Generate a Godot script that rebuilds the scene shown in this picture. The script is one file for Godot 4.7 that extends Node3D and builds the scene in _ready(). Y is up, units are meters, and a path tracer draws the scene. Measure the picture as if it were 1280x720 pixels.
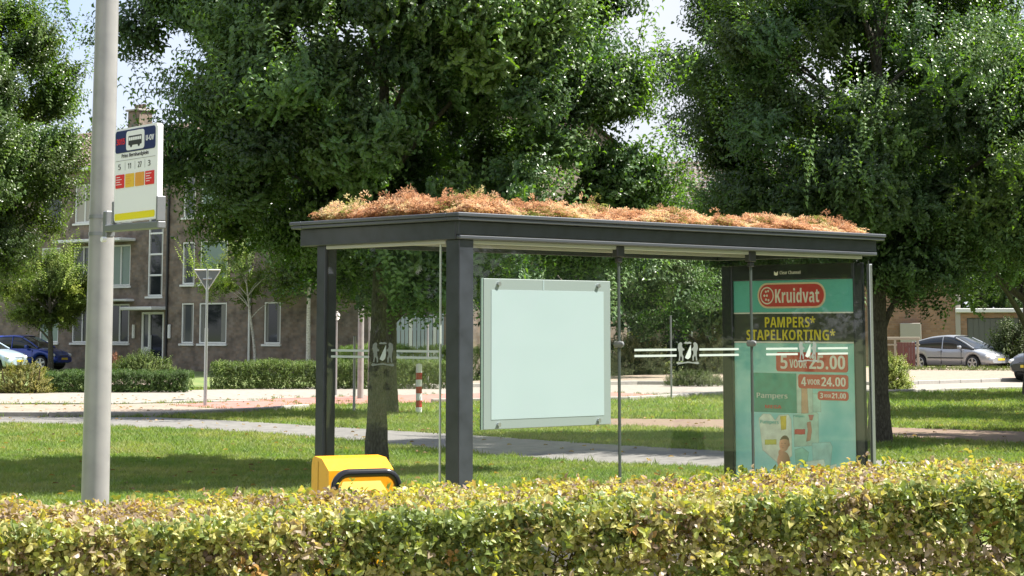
extends Node3D
# A bus shelter with a sedum roof behind a clipped hedge, on a tree-lined green by a street.

var rng := RandomNumberGenerator.new()
var M := {}
var used_names := {}
var noise := FastNoiseLite.new()
var sprigs: Array = []
var shelter_origin := Vector3(-0.3476, 0, -12.5)
var shelter_turn := deg_to_rad(43.53)

# ------------------------------------------------------------------ naming
func numbered(n: String) -> String:
	if not used_names.has(n):
		used_names[n] = 0
		return n
	used_names[n] += 1
	return "%s_%03d" % [n, used_names[n]]

func tag(o: Node3D, label := "", category := "", group := "", kind := "") -> Node3D:
	if label: o.set_meta("label", label)
	if category: o.set_meta("category", category)
	if group: o.set_meta("group", group)
	if kind: o.set_meta("kind", kind)
	return o

func thing(called: String, label: String, category: String, at := Vector3.ZERO, turn := 0.0, group := "") -> Node3D:
	var o := Node3D.new()
	o.name = numbered(called)
	add_child(o)
	o.position = at
	o.rotation.y = turn
	tag(o, label, category, group)
	return o

func obj(called: String, shape, m: Material, parent: Node3D = null) -> MeshInstance3D:
	var o := MeshInstance3D.new()
	if shape is SurfaceTool:
		o.mesh = shape.commit()
	else:
		o.mesh = shape
	o.material_override = m
	if parent:
		o.name = called
		parent.add_child(o, true)
		if o.name != called: # repeats under one thing: leg, leg_001 ...
			var k := 1
			while parent.has_node("%s_%03d" % [called, k]): k += 1
			o.name = "%s_%03d" % [called, k]
	else:
		o.name = numbered(called)
		add_child(o)
	return o

func struct(called: String, shape, m: Material) -> MeshInstance3D:
	var o := obj(called, shape, m)
	o.set_meta("kind", "structure")
	return o

func many(called: String, mesh: Mesh, m: Material, xf: Array, cols: Array, parent: Node3D = null) -> MultiMeshInstance3D:
	var mm := MultiMesh.new()
	mm.transform_format = MultiMesh.TRANSFORM_3D
	mm.use_colors = true
	mm.mesh = mesh
	mm.instance_count = xf.size()
	for i in xf.size():
		mm.set_instance_transform(i, xf[i])
		mm.set_instance_color(i, cols[i])
	var o := MultiMeshInstance3D.new()
	o.multimesh = mm
	o.material_override = m
	o.set_meta("kind", "stuff")
	if parent:
		o.name = called
		parent.add_child(o, true)
	else:
		o.name = numbered(called)
		add_child(o)
	return o

# ------------------------------------------------------------------ mesh helpers
func mb() -> SurfaceTool:
	var st := SurfaceTool.new()
	st.begin(Mesh.PRIMITIVE_TRIANGLES)
	return st

func face(st: SurfaceTool, p: Array, n: Vector3) -> void:
	var a: Vector3 = p[0]
	var b: Vector3 = p[1]
	var c: Vector3 = p[2]
	var flip := (b - a).cross(c - a).dot(n) > 0.0
	for i in range(1, p.size() - 1):
		st.set_normal(n)
		st.add_vertex(a)
		st.set_normal(n)
		st.add_vertex(p[i + 1] if flip else p[i])
		st.set_normal(n)
		st.add_vertex(p[i] if flip else p[i + 1])

func hull_face(st: SurfaceTool, p: Array, inside: Vector3) -> void:
	var a: Vector3 = p[0]
	var b: Vector3 = p[1]
	var c: Vector3 = p[2]
	var n := (b - a).cross(c - a)
	if n.length_squared() < 1e-14: return
	n = n.normalized()
	if n.dot(a - inside) < 0: n = -n
	face(st, p, n)

func box(st: SurfaceTool, c: Vector3, s: Vector3, bev := 0.0, b := Basis()) -> void:
	var h := s * 0.5
	if bev <= 0.0:
		for ax in 3:
			for sg in [-1.0, 1.0]:
				var n := Vector3.ZERO
				n[ax] = sg
				var u := (ax + 1) % 3
				var v := (ax + 2) % 3
				var q := []
				for w in [[-1, -1], [1, -1], [1, 1], [-1, 1]]:
					var pt := Vector3.ZERO
					pt[ax] = h[ax] * sg
					pt[u] = h[u] * w[0]
					pt[v] = h[v] * w[1]
					q.append(c + b * pt)
				face(st, q, b * n)
		return
	bev = minf(bev, minf(h.x, minf(h.y, h.z)) * 0.9)
	for ax in 3:
		var u := (ax + 1) % 3
		var v := (ax + 2) % 3
		for sg in [-1.0, 1.0]:
			var q := []
			for w in [[-1, -1], [1, -1], [1, 1], [-1, 1]]:
				var pt := Vector3.ZERO
				pt[ax] = h[ax] * sg
				pt[u] = (h[u] - bev) * w[0]
				pt[v] = (h[v] - bev) * w[1]
				q.append(c + b * pt)
			hull_face(st, q, c)
		for su in [-1.0, 1.0]:
			for sv in [-1.0, 1.0]:
				var q2 := []
				for w in [[-1, 0], [1, 0], [1, 1], [-1, 1]]:
					var pt := Vector3.ZERO
					pt[ax] = (h[ax] - bev) * w[0]
					pt[u] = su * (h[u] - (bev if w[1] == 1 else 0.0))
					pt[v] = sv * (h[v] - (0.0 if w[1] == 1 else bev))
					q2.append(c + b * pt)
				hull_face(st, q2, c)
	for sx in [-1.0, 1.0]:
		for sy in [-1.0, 1.0]:
			for sz in [-1.0, 1.0]:
				hull_face(st, [c + b * Vector3(sx * h.x, sy * (h.y - bev), sz * (h.z - bev)), c + b * Vector3(sx * (h.x - bev), sy * h.y, sz * (h.z - bev)), c + b * Vector3(sx * (h.x - bev), sy * (h.y - bev), sz * h.z)], c)

func bx(x0: float, x1: float, y0: float, y1: float, z0: float, z1: float, bev := 0.0, st: SurfaceTool = null) -> SurfaceTool:
	if st == null: st = mb()
	box(st, Vector3((x0 + x1) / 2, (y0 + y1) / 2, (z0 + z1) / 2), Vector3(absf(x1 - x0), absf(y1 - y0), absf(z1 - z0)), bev)
	return st

func tube(st: SurfaceTool, pts: Array, radii: Array, sides := 10, caps := true, wob := 0.0) -> void:
	var rings := []
	var norms := []
	var up := Vector3(0.31, 0.11, 0.94)
	for i in pts.size():
		var t: Vector3 = (pts[mini(i + 1, pts.size() - 1)] - pts[maxi(i - 1, 0)]).normalized()
		var x := up.cross(t)
		if x.length() < 0.05: x = Vector3(1, 0, 0.2).cross(t)
		x = x.normalized()
		var y := t.cross(x)
		up = y.cross(x) if false else up
		var ring := []
		var nn := []
		for k in sides:
			var a := TAU * k / sides
			var n := x * cos(a) + y * sin(a)
			var r: float = radii[i]
			if wob > 0: r *= 1.0 + wob * noise.get_noise_3d(pts[i].x * 40 + cos(a) * 60, pts[i].y * 18, pts[i].z * 40 + sin(a) * 60)
			ring.append(pts[i] + n * r)
			nn.append(n)
		rings.append(ring)
		norms.append(nn)
	for i in pts.size() - 1:
		for k in sides:
			var k2 := (k + 1) % sides
			var q := [[i, k], [i + 1, k2], [i, k2], [i, k], [i + 1, k], [i + 1, k2]]
			for e in q:
				st.set_normal(norms[e[0]][e[1]])
				st.add_vertex(rings[e[0]][e[1]])
	if caps:
		face(st, rings[0], (pts[0] - pts[1]).normalized())
		var last: int = pts.size() - 1
		face(st, rings[last], (pts[last] - pts[last - 1]).normalized())

func rod(a: Vector3, b: Vector3, r: float, sides := 10, st: SurfaceTool = null) -> SurfaceTool:
	if st == null: st = mb()
	tube(st, [a, b], [r, r], sides)
	return st

# a flat outline (in x, y) given thickness from z0 to z1
func prism(st: SurfaceTool, poly: PackedVector2Array, z0: float, z1: float, xf := Transform3D()) -> void:
	var tri := Geometry2D.triangulate_polygon(poly)
	for i in range(0, tri.size(), 3):
		for z in [z0, z1]:
			var q := []
			for k in 3:
				var p := poly[tri[i + k]]
				q.append(xf * Vector3(p.x, p.y, z))
			face(st, q, (xf.basis * Vector3(0, 0, 1 if z == maxf(z0, z1) else -1)).normalized())
	var area := 0.0
	for i in poly.size():
		var p := poly[i]
		var q := poly[(i + 1) % poly.size()]
		area += p.x * q.y - q.x * p.y
	var sgn := 1.0 if area > 0 else -1.0
	for i in poly.size():
		var p := poly[i]
		var q := poly[(i + 1) % poly.size()]
		var n := Vector3(q.y - p.y, p.x - q.x, 0) * sgn
		if n.length() < 1e-9: continue
		face(st, [xf * Vector3(p.x, p.y, z0), xf * Vector3(q.x, q.y, z0), xf * Vector3(q.x, q.y, z1), xf * Vector3(p.x, p.y, z1)], (xf.basis * n).normalized())

func rrect(x0: float, y0: float, x1: float, y1: float, r: float, seg := 5) -> PackedVector2Array:
	var o := PackedVector2Array()
	for c in [[x1 - r, y0 + r, -PI / 2], [x1 - r, y1 - r, 0.0], [x0 + r, y1 - r, PI / 2], [x0 + r, y0 + r, PI]]:
		for k in seg + 1:
			var a: float = c[2] + PI / 2 * k / seg
			o.append(Vector2(c[0] + cos(a) * r, c[1] + sin(a) * r))
	return o

func disc(cx: float, cy: float, r: float, n := 20, sy := 1.0) -> PackedVector2Array:
	var o := PackedVector2Array()
	for k in n: o.append(Vector2(cx + cos(TAU * k / n) * r, cy + sin(TAU * k / n) * r * sy))
	return o

func sheet(poly: Array, y: float) -> SurfaceTool:
	var st := mb()
	var p2 := PackedVector2Array(poly)
	var tri := Geometry2D.triangulate_polygon(p2)
	for i in range(0, tri.size(), 3):
		face(st, [Vector3(p2[tri[i]].x, y, p2[tri[i]].y), Vector3(p2[tri[i + 1]].x, y, p2[tri[i + 1]].y), Vector3(p2[tri[i + 2]].x, y, p2[tri[i + 2]].y)], Vector3.UP)
	return st

# lettering fitted to a box: (x0, y0) lower left, w, h in the parent's x, y plane, z in front
func letters(text: String, m: Material, parent: Node3D, x0: float, y0: float, w: float, h: float, z: float, basis := Basis(), weight := 700, called := "lettering", fnt := "Droid Sans") -> MeshInstance3D:
	var f := SystemFont.new()
	f.font_names = PackedStringArray([fnt])
	f.font_weight = weight
	var t := TextMesh.new()
	t.text = text
	t.font = f
	t.font_size = 48
	t.pixel_size = 0.01
	t.depth = 0.02
	t.curve_step = 2.0
	var bb := t.get_aabb()
	var o := obj(called, t, m, parent)
	var s := Vector3(w / maxf(bb.size.x, 0.001), h / maxf(bb.size.y, 0.001), 0.1)
	var c := bb.get_center()
	o.transform = Transform3D(basis * Basis.from_scale(s), basis * Vector3(x0 + w / 2 - c.x * s.x, y0 + h / 2 - c.y * s.y, z))
	return o

# ------------------------------------------------------------------ materials
func mat(c: Color, rough := 0.6, metal := 0.0) -> StandardMaterial3D:
	var m := StandardMaterial3D.new()
	m.albedo_color = c
	m.roughness = rough
	m.metallic = metal
	return m

func lin(r: float, g: float, b: float) -> Color:
	return Color(r, g, b).linear_to_srgb()

func noise_tex(freq: float, ramp: Array, sd: int, size := 512, oct := 4, normal := false, strength := 4.0) -> NoiseTexture2D:
	var n := FastNoiseLite.new()
	n.noise_type = FastNoiseLite.TYPE_SIMPLEX_SMOOTH
	n.frequency = freq
	n.seed = sd
	n.fractal_octaves = oct
	var t := NoiseTexture2D.new()
	t.width = size
	t.height = size
	t.seamless = true
	t.noise = n
	if normal:
		t.as_normal_map = true
		t.bump_strength = strength
	elif ramp.size():
		var g := Gradient.new()
		var offs := PackedFloat32Array()
		var cs := PackedColorArray()
		for i in ramp.size():
			offs.append(float(i) / (ramp.size() - 1))
			cs.append(ramp[i])
		g.offsets = offs
		g.colors = cs
		t.color_ramp = g
	return t

func tri_mat(tex: Texture2D, scale: float, rough := 0.8, bump: Texture2D = null, bump_cm := 0.0, world := true) -> StandardMaterial3D:
	var m := mat(Color.WHITE, rough)
	m.albedo_texture = tex
	m.uv1_triplanar = true
	m.uv1_world_triplanar = world
	m.uv1_scale = Vector3.ONE * scale
	if bump:
		m.heightmap_enabled = true
		m.heightmap_texture = bump
		m.heightmap_scale = bump_cm
	return m

func leaf_mat(back: Color, rough := 0.4, spec := 0.5) -> StandardMaterial3D:
	var m := mat(Color.WHITE, rough)
	m.vertex_color_use_as_albedo = true
	m.backlight_enabled = true
	m.backlight = back
	m.metallic_specular = spec
	m.cull_mode = BaseMaterial3D.CULL_DISABLED
	return m

func brick_image(base: Color, vary: float, mortar: Color, sd: int, bw := 16, bh := 8) -> ImageTexture:
	var r := RandomNumberGenerator.new()
	r.seed = sd
	var w := bw * 16
	var h := bh * 32
	var im := Image.create(w, h, false, Image.FORMAT_RGB8)
	for row in 32:
		var off := (bw / 2) * (row % 2)
		for k in 17:
			var v := 1.0 + (r.randf() - 0.5) * vary
			var hue := (r.randf() - 0.5) * 0.06
			var c := Color(base.r * v + hue * 0.5, base.g * v, base.b * v - hue * 0.4)
			im.fill_rect(Rect2i(k * bw - off, row * bh, bw, bh), c)
			im.fill_rect(Rect2i(k * bw - off, row * bh, 1, bh), mortar)
		im.fill_rect(Rect2i(0, row * bh, w, 1), mortar)
	return ImageTexture.create_from_image(im)

func make_materials() -> void:
	M.frame = mat(lin(0.040, 0.046, 0.058), 0.42)
	M.frame.metallic_specular = 0.5
	M.frame.roughness_texture = noise_tex(0.02, [Color(0.75, 0.75, 0.75), Color(1, 1, 1)], 5, 256)
	M.frame.albedo_texture = noise_tex(0.012, [Color(0.78, 0.78, 0.78), Color(0.92, 0.92, 0.92), Color(1, 1, 1)], 6, 256, 5)
	M.frame.uv1_triplanar = true
	M.frame.uv1_scale = Vector3(2, 2, 2)
	M.cap = mat(lin(0.075, 0.082, 0.097), 0.38, 0.3)
	M.steel = mat(lin(0.5, 0.52, 0.54), 0.3, 0.9)
	M.dark = mat(lin(0.02, 0.02, 0.022), 0.5)
	M.black_gloss = mat(lin(0.012, 0.012, 0.014), 0.18)
	M.white = mat(lin(0.78, 0.78, 0.76), 0.5)
	M.white_trim = mat(lin(0.7, 0.7, 0.67), 0.45)
	M.ceiling = mat(lin(0.8, 0.79, 0.75), 0.2)
	M.ceil_strip = mat(lin(0.4, 0.4, 0.38), 0.35)
	M.glass = mat(Color(0.3, 0.36, 0.33, 0.03), 0.02)
	M.glass.transparency = BaseMaterial3D.TRANSPARENCY_ALPHA
	M.seal = mat(lin(0.07, 0.085, 0.08), 0.4)
	M.edge = mat(lin(0.5, 0.55, 0.5), 0.25)
	M.frost = mat(lin(0.21, 0.255, 0.245), 0.35)
	M.frost_white = tri_mat(noise_tex(0.004, [lin(0.27, 0.345, 0.355), lin(0.305, 0.385, 0.392), lin(0.31, 0.39, 0.397)], 12, 256, 3), 0.9, 0.3)
	M.crest = mat(lin(0.17, 0.19, 0.175), 0.5)
	M.sticker = mat(lin(0.42, 0.47, 0.44), 0.5)
	M.garage = mat(lin(0.10, 0.105, 0.09), 0.5)
	M.rail = mat(lin(0.36, 0.32, 0.24), 0.6)
	M.gate = mat(lin(0.13, 0.05, 0.04), 0.7)
	M.pole = tri_mat(noise_tex(0.012, [lin(0.25, 0.247, 0.243), lin(0.31, 0.305, 0.297), lin(0.34, 0.333, 0.32)], 11, 256), 1.2, 0.42)
	M.pole.metallic = 0.15
	M.grey_metal = mat(lin(0.24, 0.25, 0.26), 0.45, 0.6)
	M.yellow = tri_mat(noise_tex(0.03, [lin(0.62, 0.27, 0.01), lin(0.8, 0.36, 0.008), lin(0.8, 0.37, 0.01), lin(0.84, 0.42, 0.03)], 61, 256, 5), 2.5, 0.4, null, 0, false)
	M.yellow_dark = mat(lin(0.75, 0.36, 0.01), 0.42)
	M.seam = mat(lin(0.25, 0.11, 0.01), 0.7)
	M.bark = tri_mat(noise_tex(0.02, [lin(0.035, 0.03, 0.022), lin(0.09, 0.08, 0.06), lin(0.16, 0.15, 0.115)], 21, 512, 5), 1.0, 0.95, noise_tex(0.03, [], 22, 512, 5), 4.0)
	M.bark.uv1_scale = Vector3(3.0, 0.9, 3.0)
	M.bark_pale = tri_mat(noise_tex(0.03, [lin(0.15, 0.13, 0.10), lin(0.5, 0.48, 0.43), lin(0.6, 0.58, 0.53)], 23, 256, 4), 1.5, 0.8)
	M.twig = mat(lin(0.07, 0.05, 0.03), 0.9)
	M.leaf = leaf_mat(Color(0.9, 1.0, 0.3), 0.31, 0.5)
	M.leaf_far = leaf_mat(Color(0.66, 0.8, 0.2), 0.5, 0.4)
	M.leaf_hedge = leaf_mat(Color(1.0, 0.98, 0.5), 0.36, 0.45)
	M.sedum = leaf_mat(Color(1.0, 0.95, 0.85), 0.8, 0.2)
	M.blade = leaf_mat(Color(0.95, 1.0, 0.6), 0.5, 0.4)
	M.lawn = tri_mat(noise_tex(0.008, [lin(0.09, 0.15, 0.035), lin(0.11, 0.165, 0.04), lin(0.17, 0.195, 0.06), lin(0.26, 0.23, 0.12)], 31, 1024, 5), 0.13, 0.95, noise_tex(0.1, [], 32, 512, 4), 2.0)
	M.asphalt = tri_mat(noise_tex(0.02, [lin(0.12, 0.115, 0.107), lin(0.165, 0.158, 0.146), lin(0.21, 0.20, 0.18)], 33, 512, 5), 0.3, 0.9, noise_tex(0.2, [], 34, 256, 3), 0.6)
	M.paving = tri_mat(brick_image(Color(0.57, 0.51, 0.45), 0.2, Color(0.43, 0.39, 0.35), 35, 16, 8), 0.3, 0.9)
	M.concrete = tri_mat(noise_tex(0.02, [lin(0.15, 0.13, 0.11), lin(0.26, 0.23, 0.195), lin(0.31, 0.28, 0.24)], 36, 512, 5), 0.35, 0.9)
	M.redpath = tri_mat(noise_tex(0.02, [lin(0.26, 0.11, 0.09), lin(0.34, 0.155, 0.125), lin(0.38, 0.2, 0.17)], 37, 512, 5), 0.3, 0.9)
	M.dirt = tri_mat(noise_tex(0.015, [lin(0.13, 0.085, 0.06), lin(0.19, 0.13, 0.095), lin(0.15, 0.13, 0.06)], 38, 512, 5), 0.4, 0.95)
	M.kerb = tri_mat(noise_tex(0.05, [lin(0.25, 0.24, 0.22), lin(0.36, 0.34, 0.31)], 39, 256, 4), 0.8, 0.9)
	M.brick = tri_mat(brick_image(Color(0.51, 0.455, 0.405), 0.16, Color(0.50, 0.455, 0.415), 41), 0.29, 0.9, null, 0, false)
	for bm in [M.brick]:
		bm.detail_enabled = true
		bm.detail_blend_mode = BaseMaterial3D.BLEND_MODE_MUL
		bm.detail_albedo = noise_tex(0.008, [Color(0.72, 0.72, 0.72), Color(0.93, 0.93, 0.93), Color(1, 1, 1)], 44, 512, 5)
	M.brick_red = tri_mat(brick_image(Color(0.56, 0.44, 0.35), 0.16, Color(0.54, 0.47, 0.41), 42), 0.29, 0.9, null, 0, false)
	M.tile = tri_mat(noise_tex(0.03, [lin(0.07, 0.05, 0.042), lin(0.12, 0.085, 0.07), lin(0.15, 0.115, 0.095)], 43, 256, 4), 0.6, 0.8)
	M.pane = mat(lin(0.02, 0.023, 0.026), 0.06)
	M.pane_grey = mat(lin(0.07, 0.075, 0.08), 0.12)
	M.pane_green = mat(lin(0.17, 0.24, 0.205), 0.25)
	M.curtain = mat(lin(0.36, 0.33, 0.29), 0.7)
	M.drape = mat(lin(0.16, 0.155, 0.145), 0.35)
	M.rubber = mat(lin(0.018, 0.018, 0.018), 0.8)
	M.rim = mat(lin(0.5, 0.51, 0.52), 0.3, 0.7)
	M.lamp_glass = mat(lin(0.7, 0.72, 0.72), 0.1)
	M.plate = mat(lin(0.7, 0.5, 0.04), 0.4)
	M.red = mat(lin(0.42, 0.02, 0.02), 0.5)
	M.navy = mat(lin(0.012, 0.022, 0.11), 0.4)
	M.sign_white = mat(lin(0.84, 0.84, 0.86), 0.35)
	M.sign_yellow = mat(lin(0.8, 0.68, 0.02), 0.4)
	M.sign_red = mat(lin(0.7, 0.03, 0.035), 0.4)
	M.sign_amber = mat(lin(0.8, 0.5, 0.05), 0.4)
	M.sign_orange = mat(lin(0.75, 0.34, 0.06), 0.4)
	M.ink = mat(lin(0.03, 0.03, 0.035), 0.5)
	M.fence = mat(lin(0.36, 0.41, 0.45), 0.6)
	M.pos_teal = mat(lin(0.12, 0.50, 0.46), 0.35)
	M.pos_dark = mat(lin(0.035, 0.033, 0.03), 0.35)
	M.pos_red = mat(lin(0.55, 0.03, 0.035), 0.35)
	M.pos_white = mat(lin(0.8, 0.8, 0.76), 0.35)
	M.pos_cream = mat(lin(0.75, 0.62, 0.45), 0.35)
	M.pos_yellow = mat(lin(0.72, 0.62, 0.03), 0.35)

# ------------------------------------------------------------------ leaves
func add_leaf(st: SurfaceTool, base: Vector3, dir: Vector3, up: Vector3, ln: float, wd: float, droop: float, c: Color, fold := 0.25, fine := false) -> void:
	var d := dir.normalized()
	var side := d.cross(up)
	if side.length() < 0.05: side = d.cross(Vector3(1, 0.1, 0))
	side = side.normalized()
	var n := side.cross(d).normalized()
	var tip := base + d * ln * 0.95 - Vector3.UP * droop * ln - n * 0.08 * ln
	var tris := []
	if fine:
		var m1 := base + d * ln * 0.28 + n * 0.02 * ln
		var m2 := base + d * ln * 0.66 - Vector3.UP * droop * ln * 0.4
		var l1 := m1 + side * wd * 0.46 + n * wd * fold
		var r1 := m1 - side * wd * 0.46 + n * wd * fold
		var l2 := m2 + side * wd * 0.42 + n * wd * fold * 0.8
		var r2 := m2 - side * wd * 0.42 + n * wd * fold * 0.8
		tris = [[base, l1, m1], [m1, l1, l2], [m1, l2, m2], [m2, l2, tip], [base, m1, r1], [m1, r2, r1], [m1, m2, r2], [m2, tip, r2]]
	else:
		var mid := base + d * ln * 0.45
		var l := mid + side * wd * 0.5 + n * wd * fold
		var r := mid - side * wd * 0.5 + n * wd * fold
		tris = [[base, l, mid], [mid, l, tip], [base, mid, r], [mid, tip, r]]
	for q in tris:
		var nn: Vector3 = (q[2] - q[0]).cross(q[1] - q[0]).normalized()
		for v in q:
			st.set_normal(nn)
			st.set_color(c)
			st.add_vertex(v)

func make_sprig(sd: int, n: int, ln: float, leaf: float, wide: float, droop: float) -> ArrayMesh:
	rng.seed = sd
	var st := mb()
	var p := Vector3.ZERO
	var d := Vector3(0, 1, 0)
	for i in n:
		var step := ln / n
		d = (d + Vector3(rng.randf_range(-0.12, 0.12), -0.03, rng.randf_range(-0.12, 0.12))).normalized()
		var q := p + d * step
		if i < n - 1:
			for k in 3:
				var a := TAU * k / 3
				var a2 := TAU * (k + 1) / 3
				var r := 0.006 * (1.0 - 0.6 * i / n)
				var e0 := Vector3(cos(a), 0, sin(a))
				var e1 := Vector3(cos(a2), 0, sin(a2))
				for v in [p + e0 * r, q + e0 * r, p + e1 * r]:
					st.set_normal(e0)
					st.set_color(Color(1.2, 0.75, 0.9))
					st.add_vertex(v)
		var ang := PI * i + rng.randf_range(-0.7, 0.7)
		var out := Vector3(cos(ang), rng.randf_range(0.1, 0.7), sin(ang) * 0.8)
		var s := rng.randf_range(0.75, 1.15)
		if i == n - 1: out = d + Vector3(rng.randf_range(-0.3, 0.3), 0, rng.randf_range(-0.3, 0.3))
		var v2 := rng.randf_range(0.8, 1.2)
		add_leaf(st, q, out, d, leaf * s, leaf * wide * s, droop * rng.randf_range(0.4, 1.4), Color(v2, v2, v2), 0.25, true)
		p = q
	return st.commit()

func rand_dir() -> Vector3:
	var z := rng.randf_range(-1, 1)
	var a := rng.randf_range(0, TAU)
	var r := sqrt(1 - z * z)
	return Vector3(r * cos(a), z, r * sin(a))

func basis_y(y: Vector3, spin: float) -> Basis:
	y = y.normalized()
	var x := y.cross(Vector3(0.2, 0.3, 0.93))
	if x.length() < 0.05: x = y.cross(Vector3(1, 0, 0))
	x = x.normalized()
	return Basis(x, y, x.cross(y)) * Basis(Vector3.UP, spin)

# a tree: trunk with limbs, crown of leafy sprigs gathered in clumps
func tree(called: String, label: String, at: Vector3, o: Dictionary) -> Node3D:
	rng.seed = o.seed
	noise.seed = o.seed
	noise.frequency = 0.5
	var t := thing(called, label, "tree", at, 0.0, o.get("group", ""))
	var R: Vector3 = o.r
	var cc: Vector3 = o.c
	var tr: float = o.trunk
	var bark: Material = o.get("bark", M.bark)
	var top := cc.y + R.y * 0.55
	var pts := []
	var rad := []
	var lean: Vector3 = o.get("lean", Vector3.ZERO)
	for i in 11:
		var k := i / 10.0
		pts.append(Vector3(cc.x * k * k, top * k, cc.z * k * k) + lean * k + Vector3(sin(k * 7 + o.seed) * 0.05, 0, cos(k * 6) * 0.05) * k)
		rad.append(tr * (1.0 - 0.75 * k) * (1.0 + 0.28 * exp(-k * top * 5.5)))
	var st := mb()
	# finer rings near the foot
	var fp := []
	var fr := []
	for i in 41:
		var k := i / 40.0 * 10.0
		var a := int(minf(k, 9.0))
		fp.append(pts[a].lerp(pts[a + 1], k - a))
		fr.append(lerpf(rad[a], rad[a + 1], k - a))
	fp[0].y = -0.05
	tube(st, fp, fr, 14, true, 0.14)
	obj("trunk", st, bark, t)
	# clump centres
	var K: int = o.clumps
	var centres := []
	var bottom: float = o.get("bottom", cc.y - R.y)
	var tries := 0
	while centres.size() < K and tries < K * 20:
		tries += 1
		var d := rand_dir()
		var rr := pow(rng.randf(), 0.4)
		rr = lerpf(0.35, 1.0, rr) * (1.0 + 0.22 * noise.get_noise_3d(d.x * 3.0, d.y * 3.0, d.z * 3.0 + 9.0))
		var p := cc + Vector3(d.x * R.x, d.y * R.y, d.z * R.z) * rr
		var slant: float = o.get("slant", 0.0)
		if p.y < bottom + rng.randf() * 0.35 + maxf(0.0, -0.7 - p.x) * slant: continue
		if o.has("keep") and p.y > o.keep and rng.randf() < 0.5: continue
		centres.append(p)
	for q in o.get("lobes", []):
		for k in 9: centres.append(q + rand_dir() * rng.randf() * 0.55)
	# limbs
	var limbs := mb()
	var nl: int = o.get("limbs", 10)
	for i in nl:
		var c: Vector3 = centres[(i * 7) % centres.size()]
		var k := clampf((c.y - 0.5 * Vector2(c.x - cc.x, c.z - cc.z).length()) / top, float(o.get("fork", 0.25)), 0.85)
		var a: Vector3 = pts[int(k * 10)]
		var m := a.lerp(c, 0.5) + Vector3(0, 0.15, 0)
		var r0: float = rad[int(k * 10)] * 0.5
		tube(limbs, [a, a.lerp(m, 0.5) + Vector3(0, 0.05, 0), m, m.lerp(c, 0.5), c], [r0, r0 * 0.8, r0 * 0.6, r0 * 0.4, r0 * 0.15], 7, false)
	obj("limbs", limbs, bark, t)
	var per: int = o.per
	var rc: float = o.rc
	var sc: float = o.get("scale", 1.0)
	var xf := [[], [], []]
	var col := [[], [], []]
	var base: Color = o.color
	for ci in centres.size():
		var c: Vector3 = centres[ci]
		var tone := rng.randf_range(0.6, 1.45)
		var yel := rng.randf() * rng.randf()
		var cr := rc * rng.randf_range(0.7, 1.25)
		var out := (c - (cc - Vector3(0, R.y * 0.3, 0))).normalized()
		for k in per:
			var q := rand_dir() * cr * pow(rng.randf(), 0.5)
			q.y *= 0.75
			var p := c + q
			if p.y < bottom - 0.25 + maxf(0.0, -0.9 - p.x) * float(o.get("slant", 0.0)): continue
			var dirn := (out * 0.8 + q.normalized() * 0.6 + Vector3.UP * rng.randf_range(-0.5, 0.9) + rand_dir() * 0.35)
			var s := sc * rng.randf_range(0.75, 1.2)
			var w := (k + ci) % 3
			var b := basis_y(dirn, rng.randf() * TAU)
			xf[w].append(Transform3D(b.scaled_local(Vector3(s, s, s)), p - b.y * 0.2 * s))
			var v := tone * rng.randf_range(0.8, 1.2)
			var yy := clampf(yel + rng.randf_range(-0.15, 0.25), 0.0, 1.0)
			col[w].append(Color(base.r * v * (1 + yy * 1.1), base.g * v * (1 + yy * 0.65), base.b * v * (1 + yy * 0.15)))
	# upright leafy shoots that stand out of the clumps
	for ci in centres.size():
		var c: Vector3 = centres[ci]
		if rng.randf() > 0.55: continue
		var out := (c - cc).normalized()
		for k in 3:
			var p := c + out * rc * rng.randf_range(0.6, 1.1) + rand_dir() * rc * 0.5
			if p.y < bottom: continue
			var b := basis_y(Vector3.UP * 1.2 + out * 0.6 + rand_dir() * 0.3, rng.randf() * TAU)
			var sh := sc * rng.randf_range(1.0, 1.5)
			for j in 2:
				var w := (k + j) % 3
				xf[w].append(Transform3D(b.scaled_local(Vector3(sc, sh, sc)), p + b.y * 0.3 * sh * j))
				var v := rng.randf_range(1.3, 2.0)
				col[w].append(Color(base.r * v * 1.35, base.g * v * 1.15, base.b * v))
	for w in 3:
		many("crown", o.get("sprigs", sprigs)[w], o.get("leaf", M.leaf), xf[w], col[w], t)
	return t

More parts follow.
